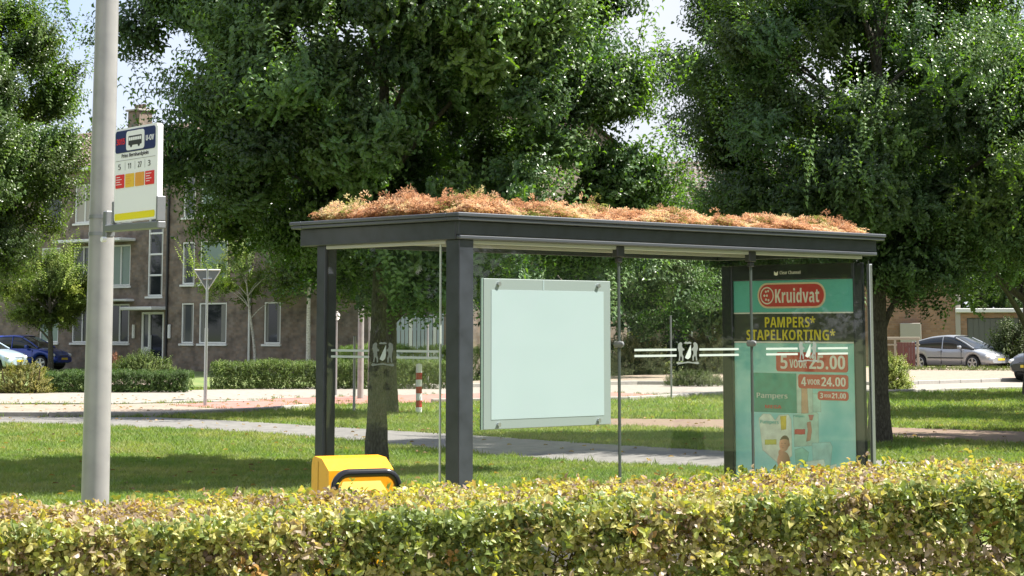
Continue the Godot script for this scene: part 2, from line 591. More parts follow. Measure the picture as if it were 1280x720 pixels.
# a bush or a clipped hedge: leaves spread through a box-like or round volume
func bush(called: String, label: String, cat: String, at: Vector3, turn: float, size: Vector3, n: int, base: Color, sd: int, round_ := true, sc := 1.0, m: Material = null, mesh_set: Array = [], group := "") -> Node3D:
	rng.seed = sd
	noise.seed = sd
	noise.frequency = 0.9
	var t := thing(called, label, cat, at, turn, group)
	var xf := [[], [], []]
	var col := [[], [], []]
	for i in n:
		var p: Vector3
		var out: Vector3
		if round_:
			out = rand_dir()
			out.y = absf(out.y)
			var rr := lerpf(0.4, 1.0, pow(rng.randf(), 0.35)) * (1.0 + 0.3 * noise.get_noise_3d(out.x * 2, out.y * 2, out.z * 2))
			p = Vector3(out.x * size.x * 0.5, out.y * size.y, out.z * size.z * 0.5) * rr
		else:
			var x := rng.randf_range(-0.5, 0.5) * size.x
			var hgt := size.y * (1.0 + 0.14 * noise.get_noise_2d(x * 1.2, 3.0))
			var a := rng.randf()
			var inset := rng.randf() * rng.randf() * 0.25
			if a < 0.4:
				p = Vector3(x, hgt - inset, rng.randf_range(-0.5, 0.5) * size.z)
				out = Vector3(0, 1, 0)
			else:
				var sg := 1.0 if rng.randf() < 0.7 else -1.0
				p = Vector3(x, rng.randf() * hgt, sg * (size.z * 0.5 * (1.0 + 0.2 * noise.get_noise_2d(x * 2, 9.0)) - inset))
				out = Vector3(0, 0.4, sg)
		var b := basis_y(out + rand_dir() * 0.7 + Vector3.UP * 0.5, rng.randf() * TAU)
		var s := sc * rng.randf_range(0.7, 1.25)
		xf[i % 3].append(Transform3D(b.scaled_local(Vector3(s, s, s)), p - b.y * 0.2 * s))
		var v := rng.randf_range(0.65, 1.35) * (1.0 + 0.4 * noise.get_noise_3d(p.x * 1.5, p.y * 1.5, p.z * 1.5))
		var yy := rng.randf() * 0.5
		col[i % 3].append(Color(base.r * v * (1 + yy), base.g * v * (1 + yy * 0.5), base.b * v))
	var stems := mb()
	for i in 9:
		var x := rng.randf_range(-0.4, 0.4) * size.x
		var z := rng.randf_range(-0.3, 0.3) * size.z
		tube(stems, [Vector3(x * 0.7, -0.02, z * 0.6), Vector3(x, size.y * 0.5, z), Vector3(x * 1.05, size.y * 0.8, z * 1.1)], [0.02, 0.014, 0.006], 5, false)
	obj("stems", stems, M.twig, t)
	for w in 3:
		many("foliage", (mesh_set if mesh_set.size() else sprigs)[w], m if m else M.leaf_far, xf[w], col[w], t)
	return t

# ------------------------------------------------------------------ _ready
func _ready() -> void:
	rng.seed = 7
	setup_view()
	make_materials()
	for k in 3: sprigs.append(make_sprig(100 + k, 11, 0.40, 0.098, 0.48, 0.5))
	build_ground()
	build_background()
	build_trees()
	build_shelter()
	build_advert()
	build_sedum()
	build_stop_pole()
	build_bin()
	build_street_things()
	build_cars()
	build_grass()
	build_hedge()

func setup_view() -> void:
	var cam := Camera3D.new()
	cam.name = "camera"
	add_child(cam)
	cam.position = Vector3(0, 1.7, 0)
	cam.rotation.x = deg_to_rad(7.0269)
	cam.near = 0.1
	cam.far = 900.0
	cam.projection = Camera3D.PROJECTION_FRUSTUM
	cam.keep_aspect = Camera3D.KEEP_HEIGHT
	cam.size = 0.1 * 720.0 / 2588.0
	cam.frustum_offset = Vector2(-5.0, -266.0) / 2588.0 * 0.1
	cam.current = true

	var we := WorldEnvironment.new()
	we.name = "world_environment"
	var e := Environment.new()
	e.background_mode = Environment.BG_SKY
	var sky := Sky.new()
	var pm := PanoramaSkyMaterial.new()
	pm.panorama = sky_picture()
	sky.sky_material = pm
	e.sky = sky
	e.background_energy_multiplier = 0.52
	e.tonemap_mode = Environment.TONE_MAPPER_LINEAR
	e.tonemap_exposure = 2.7
	e.sdfgi_enabled = true
	e.ssao_enabled = true
	e.ssil_enabled = true
	we.environment = e
	add_child(we)

	var sun := DirectionalLight3D.new()
	sun.name = "sun"
	sun.light_energy = 1.6
	sun.light_color = Color(1.0, 0.98, 0.94)
	sun.light_angular_distance = 0.5
	sun.shadow_enabled = true
	var el := deg_to_rad(56.0)
	var az := Vector2(0.996, -0.09).normalized()
	var s := Vector3(az.x * cos(el), sin(el), az.y * cos(el))
	add_child(sun)
	sun.basis = Basis.looking_at(-s, Vector3.UP)

func sky_picture() -> ImageTexture:
	var w := 512
	var h := 256
	var im := Image.create(w, h, false, Image.FORMAT_RGBF)
	var n := FastNoiseLite.new()
	n.seed = 77
	n.frequency = 1.6
	n.fractal_octaves = 5
	for j in h:
		var el := PI / 2 - PI * (j + 0.5) / h
		for i in w:
			var a := TAU * (i + 0.5) / w
			var d := Vector3(cos(el) * cos(a), sin(el), cos(el) * sin(a))
			var up := clampf(d.y, 0.0, 1.0)
			var c := Color(0.62, 0.73, 0.9).lerp(Color(0.2, 0.38, 0.78), pow(up, 0.6))
			var cl := n.get_noise_3d(d.x * 1.2, d.y * 2.6, d.z * 1.2)
			var cov := smoothstep(-0.36, 0.14, cl + 0.18 * (1.0 - up))
			var shade := 0.86 + 0.2 * n.get_noise_3d(d.x * 3.0 + 5.0, d.y * 5.0, d.z * 3.0)
			c = c.lerp(Color(0.86, 0.88, 0.93) * shade, cov * 0.92)
			if d.y < 0: c = Color(0.3, 0.3, 0.27)
			im.set_pixel(i, j, c)
	return ImageTexture.create_from_image(im)

# ------------------------------------------------------------------ ground
var path_poly := [Vector2(-60, -37.2), Vector2(-9.4, -38.4), Vector2(-7.2, -37.4), Vector2(-4.6, -35.1), Vector2(-2.8, -32.8), Vector2(-0.5, -29.0), Vector2(1.2, -26.9), Vector2(2.6, -26.2), Vector2(6, -25.2), Vector2(25, -24), Vector2(25, -25.4), Vector2(6, -26.5), Vector2(4.2, -28.2), Vector2(2.9, -29.8), Vector2(1.4, -31.4), Vector2(-0.6, -34.05), Vector2(-3.2, -37.1), Vector2(-5.2, -39.5), Vector2(-7.0, -41.2), Vector2(-9.5, -41.5), Vector2(-60, -41.2)]
var dirt_poly := [Vector2(-0.6, -39.3), Vector2(1.9, -37.1), Vector2(3.5, -36.2), Vector2(6.15, -33.3), Vector2(7.6, -31.4), Vector2(12, -29.0), Vector2(25, -26.5), Vector2(25, -30.5), Vector2(14, -32.5), Vector2(8.6, -35.4), Vector2(6.8, -36.8), Vector2(3.9, -40.3), Vector2(2.0, -40.6), Vector2(0.4, -40.4)]
var road_poly := [Vector2(-60, -48.0), Vector2(-9.2, -48.4), Vector2(-6.2, -50.5), Vector2(-2.0, -49.6), Vector2(2.7, -51.3), Vector2(5.5, -55.6), Vector2(10.3, -57.0), Vector2(15, -61.2), Vector2(45, -82), Vector2(60, -110), Vector2(40, -100), Vector2(21, -92), Vector2(15.7, -87), Vector2(7.7, -79), Vector2(3.8, -74), Vector2(-1.5, -68.5), Vector2(-5.0, -64), Vector2(-9, -60), Vector2(-13, -57.2), Vector2(-60, -56.5)]
var pave_poly := [Vector2(-60, -41.4), Vector2(-9.6, -41.7), Vector2(-7.1, -41.5), Vector2(-5.6, -43.6), Vector2(-4.6, -46.2), Vector2(-5.4, -49.8), Vector2(-6.2, -50.3), Vector2(-9.3, -48.2), Vector2(-60, -47.8)]
var red_poly := [Vector2(-7.9, -47.8), Vector2(-6.4, -45.6), Vector2(-4.7, -47.2), Vector2(-1.9, -49.2), Vector2(2.0, -51.3), Vector2(4.0, -55), Vector2(2.0, -58.5), Vector2(-2.0, -56.0), Vector2(-5.9, -52.4)]

func kerb_line(called: String, line: Array, wdt := 0.16, hgt := 0.1) -> void:
	var k := Node3D.new()
	k.name = numbered(called)
	k.set_meta("kind", "structure")
	add_child(k)
	var stone := bx(-0.495, 0.495, -0.1, hgt, -wdt / 2, wdt / 2, 0.015).commit()
	for i in line.size() - 1:
		var a: Vector2 = line[i]
		var b: Vector2 = line[i + 1]
		var n := int((b - a).length())
		var d := (b - a).normalized()
		for j in maxi(n, 1):
			var p := a + d * (j + 0.5) * (b - a).length() / maxi(n, 1)
			var o := obj("kerbstone", stone, M.kerb, k)
			o.position = Vector3(p.x, rng.randf_range(-0.006, 0.006), p.y)
			o.rotation.y = -d.angle() + rng.randf_range(-0.01, 0.01)
			o.scale.x = (b - a).length() / maxi(n, 1)

func build_ground() -> void:
	struct("lawn", sheet([Vector2(-400, 60), Vector2(400, 60), Vector2(400, -600), Vector2(-400, -600)], 0.0), M.lawn)
	struct("footpath", sheet(path_poly, 0.006), M.asphalt)
	struct("dirt_path", sheet(dirt_poly, 0.006), M.dirt)
	struct("road", sheet(road_poly, 0.008), M.concrete)
	struct("pavement", sheet(pave_poly, 0.012), M.paving)
	struct("bicycle_path", sheet(red_poly, 0.016), M.redpath)
	struct("near_pavement", sheet([Vector2(-30, 20), Vector2(30, 20), Vector2(30, -6.2), Vector2(-30, -6.2)], 0.008), M.paving)
	# raised slab under the shelter, in the shelter's own axes
	var slab := struct("shelter_platform", bx(-1.4, 5.6, -0.05, 0.05, -3.2, 0.5, 0.02), M.paving)
	slab.position = shelter_origin
	slab.rotation.y = shelter_turn
	struct("far_pavement", sheet([Vector2(-3.6, -61.5), Vector2(3.8, -66.2), Vector2(8, -65.6), Vector2(11.8, -65.6), Vector2(16, -69.6), Vector2(45, -92), Vector2(45, -104), Vector2(16, -92), Vector2(7.7, -79.5), Vector2(0, -70)], 0.1), M.paving)
	struct("front_garden_path", sheet([Vector2(-12.5, -64), Vector2(-10.6, -64.5), Vector2(-13.4, -86), Vector2(-15.3, -85.5)], 0.05), M.paving)
	kerb_line("kerb", [Vector2(-2.0, -49.4), Vector2(2.7, -51.1), Vector2(5.5, -55.4), Vector2(10.3, -56.8), Vector2(15, -61.0), Vector2(24, -67)])
	kerb_line("kerb", [Vector2(-3.8, -61.2), Vector2(3.8, -65.9), Vector2(8, -65.3), Vector2(11.8, -65.3), Vector2(16, -69.3), Vector2(26, -77)], 0.16, 0.125)
	kerb_line("kerb", [Vector2(-24, -48.0), Vector2(-9.3, -48.4), Vector2(-6.2, -50.4)], 0.14, 0.05)
	kerb_line("kerb", [Vector2(-11.5, -41.6), Vector2(-7.0, -41.45), Vector2(-5.5, -43.7), Vector2(-4.6, -46.0)], 0.16, 0.1)

# ------------------------------------------------------------------ buildings
func wall_holes(x0: float, x1: float, y0: float, y1: float, holes: Array, depth := 0.18) -> SurfaceTool:
	var st := mb()
	var xs := [x0, x1]
	var ys := [y0, y1]
	for h in holes:
		xs.append(h[0])
		xs.append(h[1])
		ys.append(h[2])
		ys.append(h[3])
	xs.sort()
	ys.sort()
	for i in xs.size() - 1:
		for j in ys.size() - 1:
			if xs[i + 1] - xs[i] < 1e-4 or ys[j + 1] - ys[j] < 1e-4: continue
			var cx: float = (xs[i] + xs[i + 1]) / 2
			var cy: float = (ys[j] + ys[j + 1]) / 2
			var open := false
			for h in holes:
				if cx > h[0] and cx < h[1] and cy > h[2] and cy < h[3]: open = true
			if not open:
				face(st, [Vector3(xs[i], ys[j], 0), Vector3(xs[i + 1], ys[j], 0), Vector3(xs[i + 1], ys[j + 1], 0), Vector3(xs[i], ys[j + 1], 0)], Vector3(0, 0, 1))
	for h in holes:
		face(st, [Vector3(h[0], h[2], 0), Vector3(h[0], h[3], 0), Vector3(h[0], h[3], -depth), Vector3(h[0], h[2], -depth)], Vector3(1, 0, 0))
		face(st, [Vector3(h[1], h[2], 0), Vector3(h[1], h[3], 0), Vector3(h[1], h[3], -depth), Vector3(h[1], h[2], -depth)], Vector3(-1, 0, 0))
		face(st, [Vector3(h[0], h[3], 0), Vector3(h[1], h[3], 0), Vector3(h[1], h[3], -depth), Vector3(h[0], h[3], -depth)], Vector3(0, -1, 0))
		face(st, [Vector3(h[0], h[2], 0), Vector3(h[1], h[2], 0), Vector3(h[1], h[2], -depth), Vector3(h[0], h[2], -depth)], Vector3(0, 1, 0))
	return st

# window set into a wall that faces +z: frame > panes, sill
func window(parent: Node3D, h: Array, bars_x: int, bars_y: int, pane: Material, fw := 0.07) -> void:
	var st := mb()
	var z := -0.07
	var e := 0.005
	var a: float = h[0] + e
	var b: float = h[1] - e
	var c: float = h[2] + e
	var d: float = h[3] - e
	bx(a, a + fw, c, d, z - 0.04, z + 0.05, 0.008, st)
	bx(b - fw, b, c, d, z - 0.04, z + 0.05, 0.008, st)
	bx(a + fw, b - fw, d - fw, d, z - 0.04, z + 0.048, 0.008, st)
	bx(a + fw, b - fw, c, c + fw, z - 0.04, z + 0.048, 0.008, st)
	for i in range(1, bars_x):
		var x := lerpf(a, b, float(i) / bars_x)
		bx(x - 0.035, x + 0.035, c + fw, d - fw, z - 0.035, z + 0.04, 0.006, st)
	for j in range(1, bars_y):
		var y := lerpf(c, d, float(j) / bars_y)
		bx(a + fw, b - fw, y - 0.04, y + 0.04, z - 0.03, z + 0.035, 0.006, st)
	var w := obj("window", st, M.white_trim, parent)
	for i in bars_x:
		for j in bars_y:
			var p := mb()
			bx(lerpf(a, b, float(i) / bars_x) + 0.035, lerpf(a, b, float(i + 1) / bars_x) - 0.035, lerpf(c, d, float(j) / bars_y) + 0.03, lerpf(c, d, float(j + 1) / bars_y) - 0.03, z - 0.02, z - 0.008, 0.0, p)
			obj("pane", p, pane, w)
	if pane == M.pane or pane == M.pane_grey:
		for sg in [0, 1]:
			var cw: float = (b - a) * (0.12 + 0.07 * ((int(a * 3.0) + sg) % 3))
			var xa: float = a + fw + 0.01 if sg == 0 else b - fw - 0.01 - cw
			obj("curtain", bx(xa, xa + cw, c + fw + 0.03, d - fw - 0.02, z - 0.0075, z - 0.004), M.drape, w)
	obj("sill", bx(h[0] - 0.08, h[1] + 0.08, h[2] - 0.09, h[2] - 0.003, -0.05, 0.08, 0.01), M.white_trim, w)

func tiled_roof(parent: Node3D, x0: float, x1: float, y0: float, z0: float, y1: float, z1: float) -> void:
	# pantiles from the eave (y0, z0) up to the ridge (y1, z1)
	var st := mb()
	var up := Vector3(0, y1 - y0, z1 - z0)
	var ln := up.length()
	var n := Vector3(0, -up.z, up.y).normalized()
	if n.y < 0: n = -n
	up = up.normalized()
	var rows := int(ln / 0.34)
	var cols := int((x1 - x0) / 0.3)
	for r in rows:
		for c in cols:
			for k in 4:
				var q := []
				for e in [[k, 0], [k + 1, 0], [k + 1, 1], [k, 1]]:
					var u: float = x0 + (c + e[0] / 4.0) * (x1 - x0) / cols
					var lift: float = 0.035 * sin(TAU * e[0] / 4.0) + (0.035 if e[1] == 0 else 0.0)
					q.append(Vector3(u, y0, z0) + up * (r + e[1]) * ln / rows + n * lift)
				hull_face(st, q, Vector3((x0 + x1) / 2, y0 - 5, (z0 + z1) / 2 - 0.0))
	var roof := obj("roof_tiles", st, M.tile, parent)
	roof.set_meta("kind", "stuff")

func build_background() -> void:
	# three-storey brick flats on the left, face turned to the left of the view
	var o := thing("brick_apartment_building", "brown brick apartment building of three storeys with white window frames and chimney", "building", Vector3(-14.1, 0, -88), deg_to_rad(-41.3))
	# facade in its own axes: x from -16 to 14, wall height 8.9
	var holes := []
	var spec := []
	for fl in [[1.15, 2.85], [3.62, 5.42], [6.45, 8.2]]:
		for w in [[-0.05, 0.75, 1, 1], [1.1, 2.85, 1, 1], [-4.95, -3.55, 2, 1], [-7.6, -6.2, 2, 1], [-10.0, -8.6, 1, 1], [-15.2, -13.2, 2, 1], [5.15, 6.15, 1, 1]]:
			if w[0] > 5 and fl[0] > 3: continue
			holes.append([w[0], w[1], fl[0], fl[1]])
			spec.append([w[2], w[3]])
	holes.append([-2.35, -1.35, 3.15, 6.75])
	spec.append([1, 4])
	holes.append([-2.75, -1.2, 0.0, 2.5])
	spec.append([0, 0])
	var wall := wall_holes(-22, 16, -0.1, 8.9, holes)
	# the other walls
	face(wall, [Vector3(16, -0.1, 0), Vector3(16, 8.9, 0), Vector3(16, 8.9, -10), Vector3(16, -0.1, -10)], Vector3(1, 0, 0))
	face(wall, [Vector3(-22, -0.1, 0), Vector3(-22, 8.9, 0), Vector3(-22, 8.9, -10), Vector3(-22, -0.1, -10)], Vector3(-1, 0, 0))
	face(wall, [Vector3(-22, -0.1, -10), Vector3(-22, 8.9, -10), Vector3(16, 8.9, -10), Vector3(16, -0.1, -10)], Vector3(0, 0, -1))
	for sx in [-22.0, 16.0]:
		face(wall, [Vector3(sx, 8.9, 0), Vector3(sx, 11.15, -5), Vector3(sx, 8.9, -10)], Vector3(signf(sx), 0, 0))
	obj("wall", wall, M.brick, o)
	var panes := [M.pane, M.pane_grey, M.pane, M.pane_green, M.curtain]
	for i in holes.size():
		if spec[i][0] == 0: continue
		var pm: Material = panes[(i * 3 + 1) % 5]
		if holes[i][0] == 1.1 and holes[i][2] < 2: pm = M.pane
		if holes[i][0] == 1.1 and holes[i][2] > 3 and holes[i][2] < 5: pm = M.pane_green
		if holes[i][0] < -0.04 and holes[i][0] > -0.06: pm = M.pane_grey
		if holes[i][0] == -2.35: pm = M.pane
		if holes[i][0] == 5.15: pm = M.pane
		window(o, holes[i], spec[i][0], spec[i][1], pm)
	# entrance: door with side light and canopy
	var d := mb()
	bx(-2.745, -2.62, 0, 2.49, -0.12, -0.03, 0.01, d)
	bx(-1.33, -1.205, 0, 2.49, -0.12, -0.03, 0.01, d)
	bx(-2.28, -2.16, 0, 2.49, -0.12, -0.03, 0.01, d)
	bx(-2.62, -2.28, 0, 1.0, -0.11, -0.05, 0.01, d)
	bx(-2.62, -1.33, 2.38, 2.49, -0.118, -0.032, 0.01, d)
	var door := obj("door", d, M.white_trim, o)
	obj("pane", bx(-2.16, -1.33, 0.25, 2.38, -0.1, -0.085), M.pane, door)
	obj("pane", bx(-2.62, -2.28, 1.0, 2.38, -0.1, -0.085), M.pane_grey, door)
	obj("handle", rod(Vector3(-2.08, 0.9, -0.04), Vector3(-2.08, 1.5, -0.04), 0.02), M.steel, door)
	obj("canopy", bx(-3.1, -0.95, 2.56, 2.7, -0.02, 0.9, 0.02), M.white_trim, o)
	for x in [-3.15, -0.75]:
		obj("wall_lamp", bx(x - 0.07, x + 0.07, 1.35, 1.95, 0.003, 0.12, 0.03), M.white_trim, o)
	for x in [-0.95, 4.35]:
		obj("downpipe", rod(Vector3(x, 0.1, 0.07), Vector3(x, 8.85, 0.07), 0.055), M.dark if x < 0 else M.white_trim, o)
	# balcony slab over the left windows
	obj("awning", bx(-8.0, -3.2, 5.55, 5.68, 0.005, 0.9, 0.02), M.white_trim, o)
	obj("awning", bx(-8.0, -3.2, 2.95, 3.05, 0.005, 0.5, 0.02), M.white_trim, o)
	obj("gutter", bx(-22.2, 16.2, 8.78, 8.95, 0.002, 0.3, 0.03), M.white_trim, o)
	tiled_roof(o, -22.2, 16.2, 8.95, 0.3, 11.25, -5.0)
	var rr := mb()
	face(rr, [Vector3(-22.2, 11.23, -5), Vector3(16.2, 11.23, -5), Vector3(16.2, 8.9, -10.2), Vector3(-22.2, 8.9, -10.2)], Vector3(0, 0.9, -0.45).normalized())
	obj("roof_back", rr, M.tile, o)
	for x in [-8.15, 8.0]:
		var ch := obj("chimney", bx(x - 0.42, x + 0.42, 10.3, 11.85, -4.4, -3.6, 0.03), M.brick, o)
		obj("chimney_cap", bx(x - 0.5, x + 0.5, 11.853, 11.95, -4.5, -3.5, 0.02), M.kerb, ch)
		for k in 3:
			obj("chimney_pot", rod(Vector3(x - 0.28 + k * 0.28, 11.94, -4), Vector3(x - 0.28 + k * 0.28, 12.2, -4), 0.09), M.tile, ch)

	# orange brick house behind the silver car
	var h := thing("brick_house", "orange brick house with a garage wing behind the silver car", "building", Vector3(17.0, 0, -101), deg_to_rad(-8))
	var gh := [[4.75, 7.2, 0.0, 2.3]]
	var hw := [[0.7, 2.0, 3.8, 5.2]]
	obj("wall", wall_holes(-1.0, 4.2, -0.1, 5.9, hw), M.brick_red, h)
	var side := mb()
	face(side, [Vector3(4.2, -0.1, 0), Vector3(4.2, 5.9, 0), Vector3(4.2, 5.9, -8), Vector3(4.2, -0.1, -8)], Vector3(1, 0, 0))
	face(side, [Vector3(-1, -0.1, 0), Vector3(-1, 5.9, 0), Vector3(-1, 5.9, -8), Vector3(-1, -0.1, -8)], Vector3(-1, 0, 0))
	face(side, [Vector3(-1, -0.1, -8), Vector3(4.2, -0.1, -8), Vector3(4.2, 5.9, -8), Vector3(-1, 5.9, -8)], Vector3(0, 0, -1))
	obj("side_wall", side, M.brick_red, h)
	window(h, hw[0], 2, 1, M.pane)
	tiled_roof(h, -1.2, 4.4, 5.9, 0.3, 8.6, -4)
	var rb := mb()
	face(rb, [Vector3(-1.2, 8.58, -4), Vector3(4.4, 8.58, -4), Vector3(4.4, 5.85, -8.2), Vector3(-1.2, 5.85, -8.2)], Vector3(0, 0.85, -0.5).normalized())
	obj("roof_back", rb, M.tile, h)
	var gw := wall_holes(4.45, 9.0, -0.1, 2.55, gh)
	face(gw, [Vector3(9, -0.1, 0), Vector3(9, 2.55, 0), Vector3(9, 2.55, -6), Vector3(9, -0.1, -6)], Vector3(1, 0, 0))
	obj("garage_wall", gw, M.brick_red, h)
	obj("white_pier", bx(4.2, 4.45, -0.1, 3.4, -0.3, 0.05, 0.02), M.curtain, h)
	var gd := obj("garage_door", bx(4.76, 7.19, 0, 2.29, -0.16, -0.1), M.garage, h)
	for k in 9:
		obj("door_plank", bx(4.78 + k * 0.268, 4.78 + k * 0.268 + 0.255, 0.03, 2.27, -0.098, -0.08, 0.006), M.garage, gd)
	obj("garage_roof", bx(4.2, 9.2, 2.553, 2.75, -6, 0.25, 0.02), M.white_trim, h)
	obj("white_cabinet", bx(1.55, 2.55, 0, 2.05, 0.05, 0.5, 0.02), M.curtain, h)

	# far houses whose tiled roofs show between the crowns
	for i in 2:
		var x: float = [5.2, 36.0][i]
		var f := thing("far_house", ["brick house with tiled roof glimpsed between the two large trees", "brick house far behind the trees at the right edge"][i], "building", Vector3(x, 0, -118), [0.0, -0.3][i])
		var hs := []
		for k in 6:
			hs.append([0.8 + k * 2.6, 2.2 + k * 2.6, 1.0, 2.5])
			hs.append([0.8 + k * 2.6, 2.2 + k * 2.6, 4.0, 5.4])
		obj("wall", wall_holes(0, 17, -0.1, 8.3, hs), M.brick, f)
		var sw := mb()
		face(sw, [Vector3(0, -0.1, 0), Vector3(0, 8.3, 0), Vector3(0, 8.3, -8), Vector3(0, -0.1, -8)], Vector3(-1, 0, 0))
		obj("side_wall", sw, M.brick, f)
		sw = mb()
		face(sw, [Vector3(17, -0.1, 0), Vector3(17, 8.3, 0), Vector3(17, 8.3, -8), Vector3(17, -0.1, -8)], Vector3(1, 0, 0))
		obj("side_wall", sw, M.brick, f)
		for w in hs: window(f, w, 1, 1, M.pane)
		tiled_roof(f, -0.3, 17.3, 8.3, 0.3, 11.6, -4)

# ------------------------------------------------------------------ trees
func build_trees() -> void:
	var dark := Color(0.08, 0.146, 0.066)
	tree("park_tree", "large dark green tree with its trunk directly behind the shelter's end glass", Vector3(-1.69, 0, -25.5), {"seed": 11, "c": Vector3(0.12, 5.15, 0), "r": Vector3(3.0, 3.2, 3.0), "trunk": 0.125, "clumps": 215, "per": 105, "rc": 0.5, "slant": 0.62, "fork": 0.42, "lobes": [Vector3(2.75, 4.6, 0.4), Vector3(2.95, 3.6, 0.0), Vector3(2.6, 2.9, -0.3)], "bottom": 1.95, "color": dark, "limbs": 22, "keep": 7.2})
	tree("park_tree", "large dark tree rising behind the advertising end of the shelter", Vector3(5.55, 0, -32.0), {"seed": 23, "c": Vector3(0.15, 5.6, 0), "r": Vector3(3.15, 3.6, 3.2), "trunk": 0.16, "clumps": 215, "per": 95, "rc": 0.55, "bottom": 2.2, "color": dark, "limbs": 22, "keep": 7.4})
	tree("park_tree", "bright green tree at the left edge of the picture, left of the lamp post", Vector3(-10.6, 0, -39.0), {"seed": 37, "c": Vector3(0.1, 5.0, 0), "r": Vector3(2.2, 3.8, 2.2), "trunk": 0.13, "clumps": 125, "per": 85, "rc": 0.48, "bottom": 2.7, "color": Color(0.085, 0.145, 0.045), "limbs": 14, "scale": 1.0})
	tree("park_tree", "second tree close behind the trunk seen through the end glass", Vector3(-2.55, 0, -42.8), {"seed": 41, "c": Vector3(0, 4.6, 0), "r": Vector3(2.6, 2.6, 2.4), "trunk": 0.13, "clumps": 110, "per": 36, "rc": 0.7, "bottom": 1.95, "color": dark, "limbs": 12, "scale": 1.5})
	tree("park_tree", "tree at the right edge with its trunk beside the black car", Vector3(13.5, 0, -54.7), {"seed": 53, "c": Vector3(0, 5.8, 0), "r": Vector3(4.6, 3.9, 4.2), "trunk": 0.22, "clumps": 130, "per": 34, "rc": 0.85, "bottom": 2.1, "color": dark, "limbs": 14, "scale": 1.75})
	tree("park_tree", "tree whose lit crown enters at the upper right corner, its trunk outside the picture", Vector3(15.0, 0, -43.0), {"seed": 57, "c": Vector3(0, 5.8, 0), "r": Vector3(4.5, 3.8, 4.2), "trunk": 0.2, "clumps": 120, "per": 36, "rc": 0.8, "bottom": 2.6, "color": dark, "limbs": 14, "scale": 1.65})
	var outside := [[13.2, -33.0, "behind the right end of the hedge, outside the picture"], [15.5, -14.5, "level with the shelter on the right, outside the picture"], [19.5, -20.0, "far right of the shelter, outside the picture"], [17.0, -6.5, "right of the hedge's end, outside the picture"], [-16.5, -15.5, "level with the lamp post on the left, outside the picture"], [-19.0, -22.5, "left of the lawn, outside the picture"], [-20.0, -9.5, "left of the hedge's end, outside the picture"]]
	for i in outside.size():
		var a: Array = outside[i]
		tree("park_tree", "park tree standing " + a[2], Vector3(a[0], 0, a[1]), {"seed": 500 + i, "c": Vector3(0, 4.9, 0), "r": Vector3(3.6, 4.0, 3.6), "trunk": 0.18, "clumps": 70, "per": 30, "rc": 0.9, "bottom": 1.3, "color": dark, "limbs": 12, "scale": 2.5, "group": "trees round the green"})
	var mids := [[2.2, -72.0, 61, "dark tree seen through the middle glass pane, left of the thin pole"], [7.2, -80.0, 67, "dark tree seen through the glass just left of the advertising panel"], [-0.6, -84.0, 71, "dark tree seen behind the frosted panel of the shelter"]]
	for a in mids:
		tree("street_tree", a[3], Vector3(a[0], 0, a[1]), {"seed": a[2], "c": Vector3(0, 3.7, 0), "r": Vector3(4.2, 2.5, 3.8), "trunk": 0.17, "clumps": 80, "per": 26, "rc": 0.95, "bottom": 1.7, "color": dark, "limbs": 10, "scale": 2.1, "leaf": M.leaf_far, "group": "trees beyond the street"})
	tree("small_garden_tree", "small rounded tree with dark thin trunk in front of the flats at left", Vector3(-19.6, 0, -88.0), {"seed": 83, "c": Vector3(-0.2, 3.3, 0), "r": Vector3(1.9, 1.6, 1.7), "trunk": 0.13, "clumps": 75, "per": 30, "rc": 0.45, "bottom": 1.7, "color": Color(0.12, 0.175, 0.04), "limbs": 12, "scale": 1.3, "leaf": M.leaf_far})
	tree("young_birch", "young birch with thin pale trunk in front of the flats' right windows", Vector3(-10.2, 0, -82.0), {"seed": 89, "c": Vector3(-0.35, 3.7, 0), "r": Vector3(1.9, 1.15, 1.6), "trunk": 0.07, "clumps": 34, "per": 20, "rc": 0.5, "bottom": 2.3, "color": Color(0.17, 0.24, 0.07), "limbs": 12, "scale": 1.2, "bark": M.bark_pale, "leaf": M.leaf_far, "lean": Vector3(-0.25, 0, 0)})
	tree("pale_birch", "birch with a white speckled trunk left of the shelter's end post", Vector3(-7.85, 0, -79.0), {"seed": 91, "c": Vector3(0, 6.0, 0), "r": Vector3(2.4, 2.6, 2.0), "trunk": 0.1, "clumps": 46, "per": 24, "rc": 0.7, "bottom": 3.2, "color": dark, "limbs": 8, "scale": 1.9, "bark": M.bark_pale, "leaf": M.leaf_far})
	var back := [[-5.5, -104], [-1.5, -108], [12.5, -103], [25, -112], [31, -96], [-12, -124], [16, -128], [43, -108]]
	var where := ["behind the slatted fence", "beyond the tall hedge behind the shelter", "between the far roof and the orange house", "behind the garage of the orange house", "beyond the black car at far right", "behind the end of the brown flats", "in the gap between the two large crowns", "farthest right in the tree row"]
	for i in back.size():
		tree("distant_tree", "tall dark tree standing " + where[i], Vector3(back[i][0], 0, back[i][1]), {"seed": 200 + i, "c": Vector3(0, 4.9, 0), "r": Vector3(4.6, 4.6, 4.0), "trunk": 0.25, "clumps": 60, "per": 20, "rc": 1.3, "bottom": 0.8, "color": dark * 0.95, "limbs": 8, "scale": 3.4, "leaf": M.leaf_far, "group": "tree row behind the street"})
	# shrubs and hedges beyond the road
	var green := Color(0.06, 0.115, 0.03)
	bush("low_hedge", "low bushy green hedge beside the road behind the lamp post", "hedge", Vector3(-11.2, 0, -58.2), 0.02, Vector3(4.3, 0.52, 1.5), 3600, green, 301, false, 0.47)
	bush("leafy_shrub", "loose green shrub before the flats' entrance door", "shrub", Vector3(-13.6, 0, -76.0), 0, Vector3(2.5, 0.85, 1.6), 1100, Color(0.1, 0.15, 0.04), 302, true, 0.78)
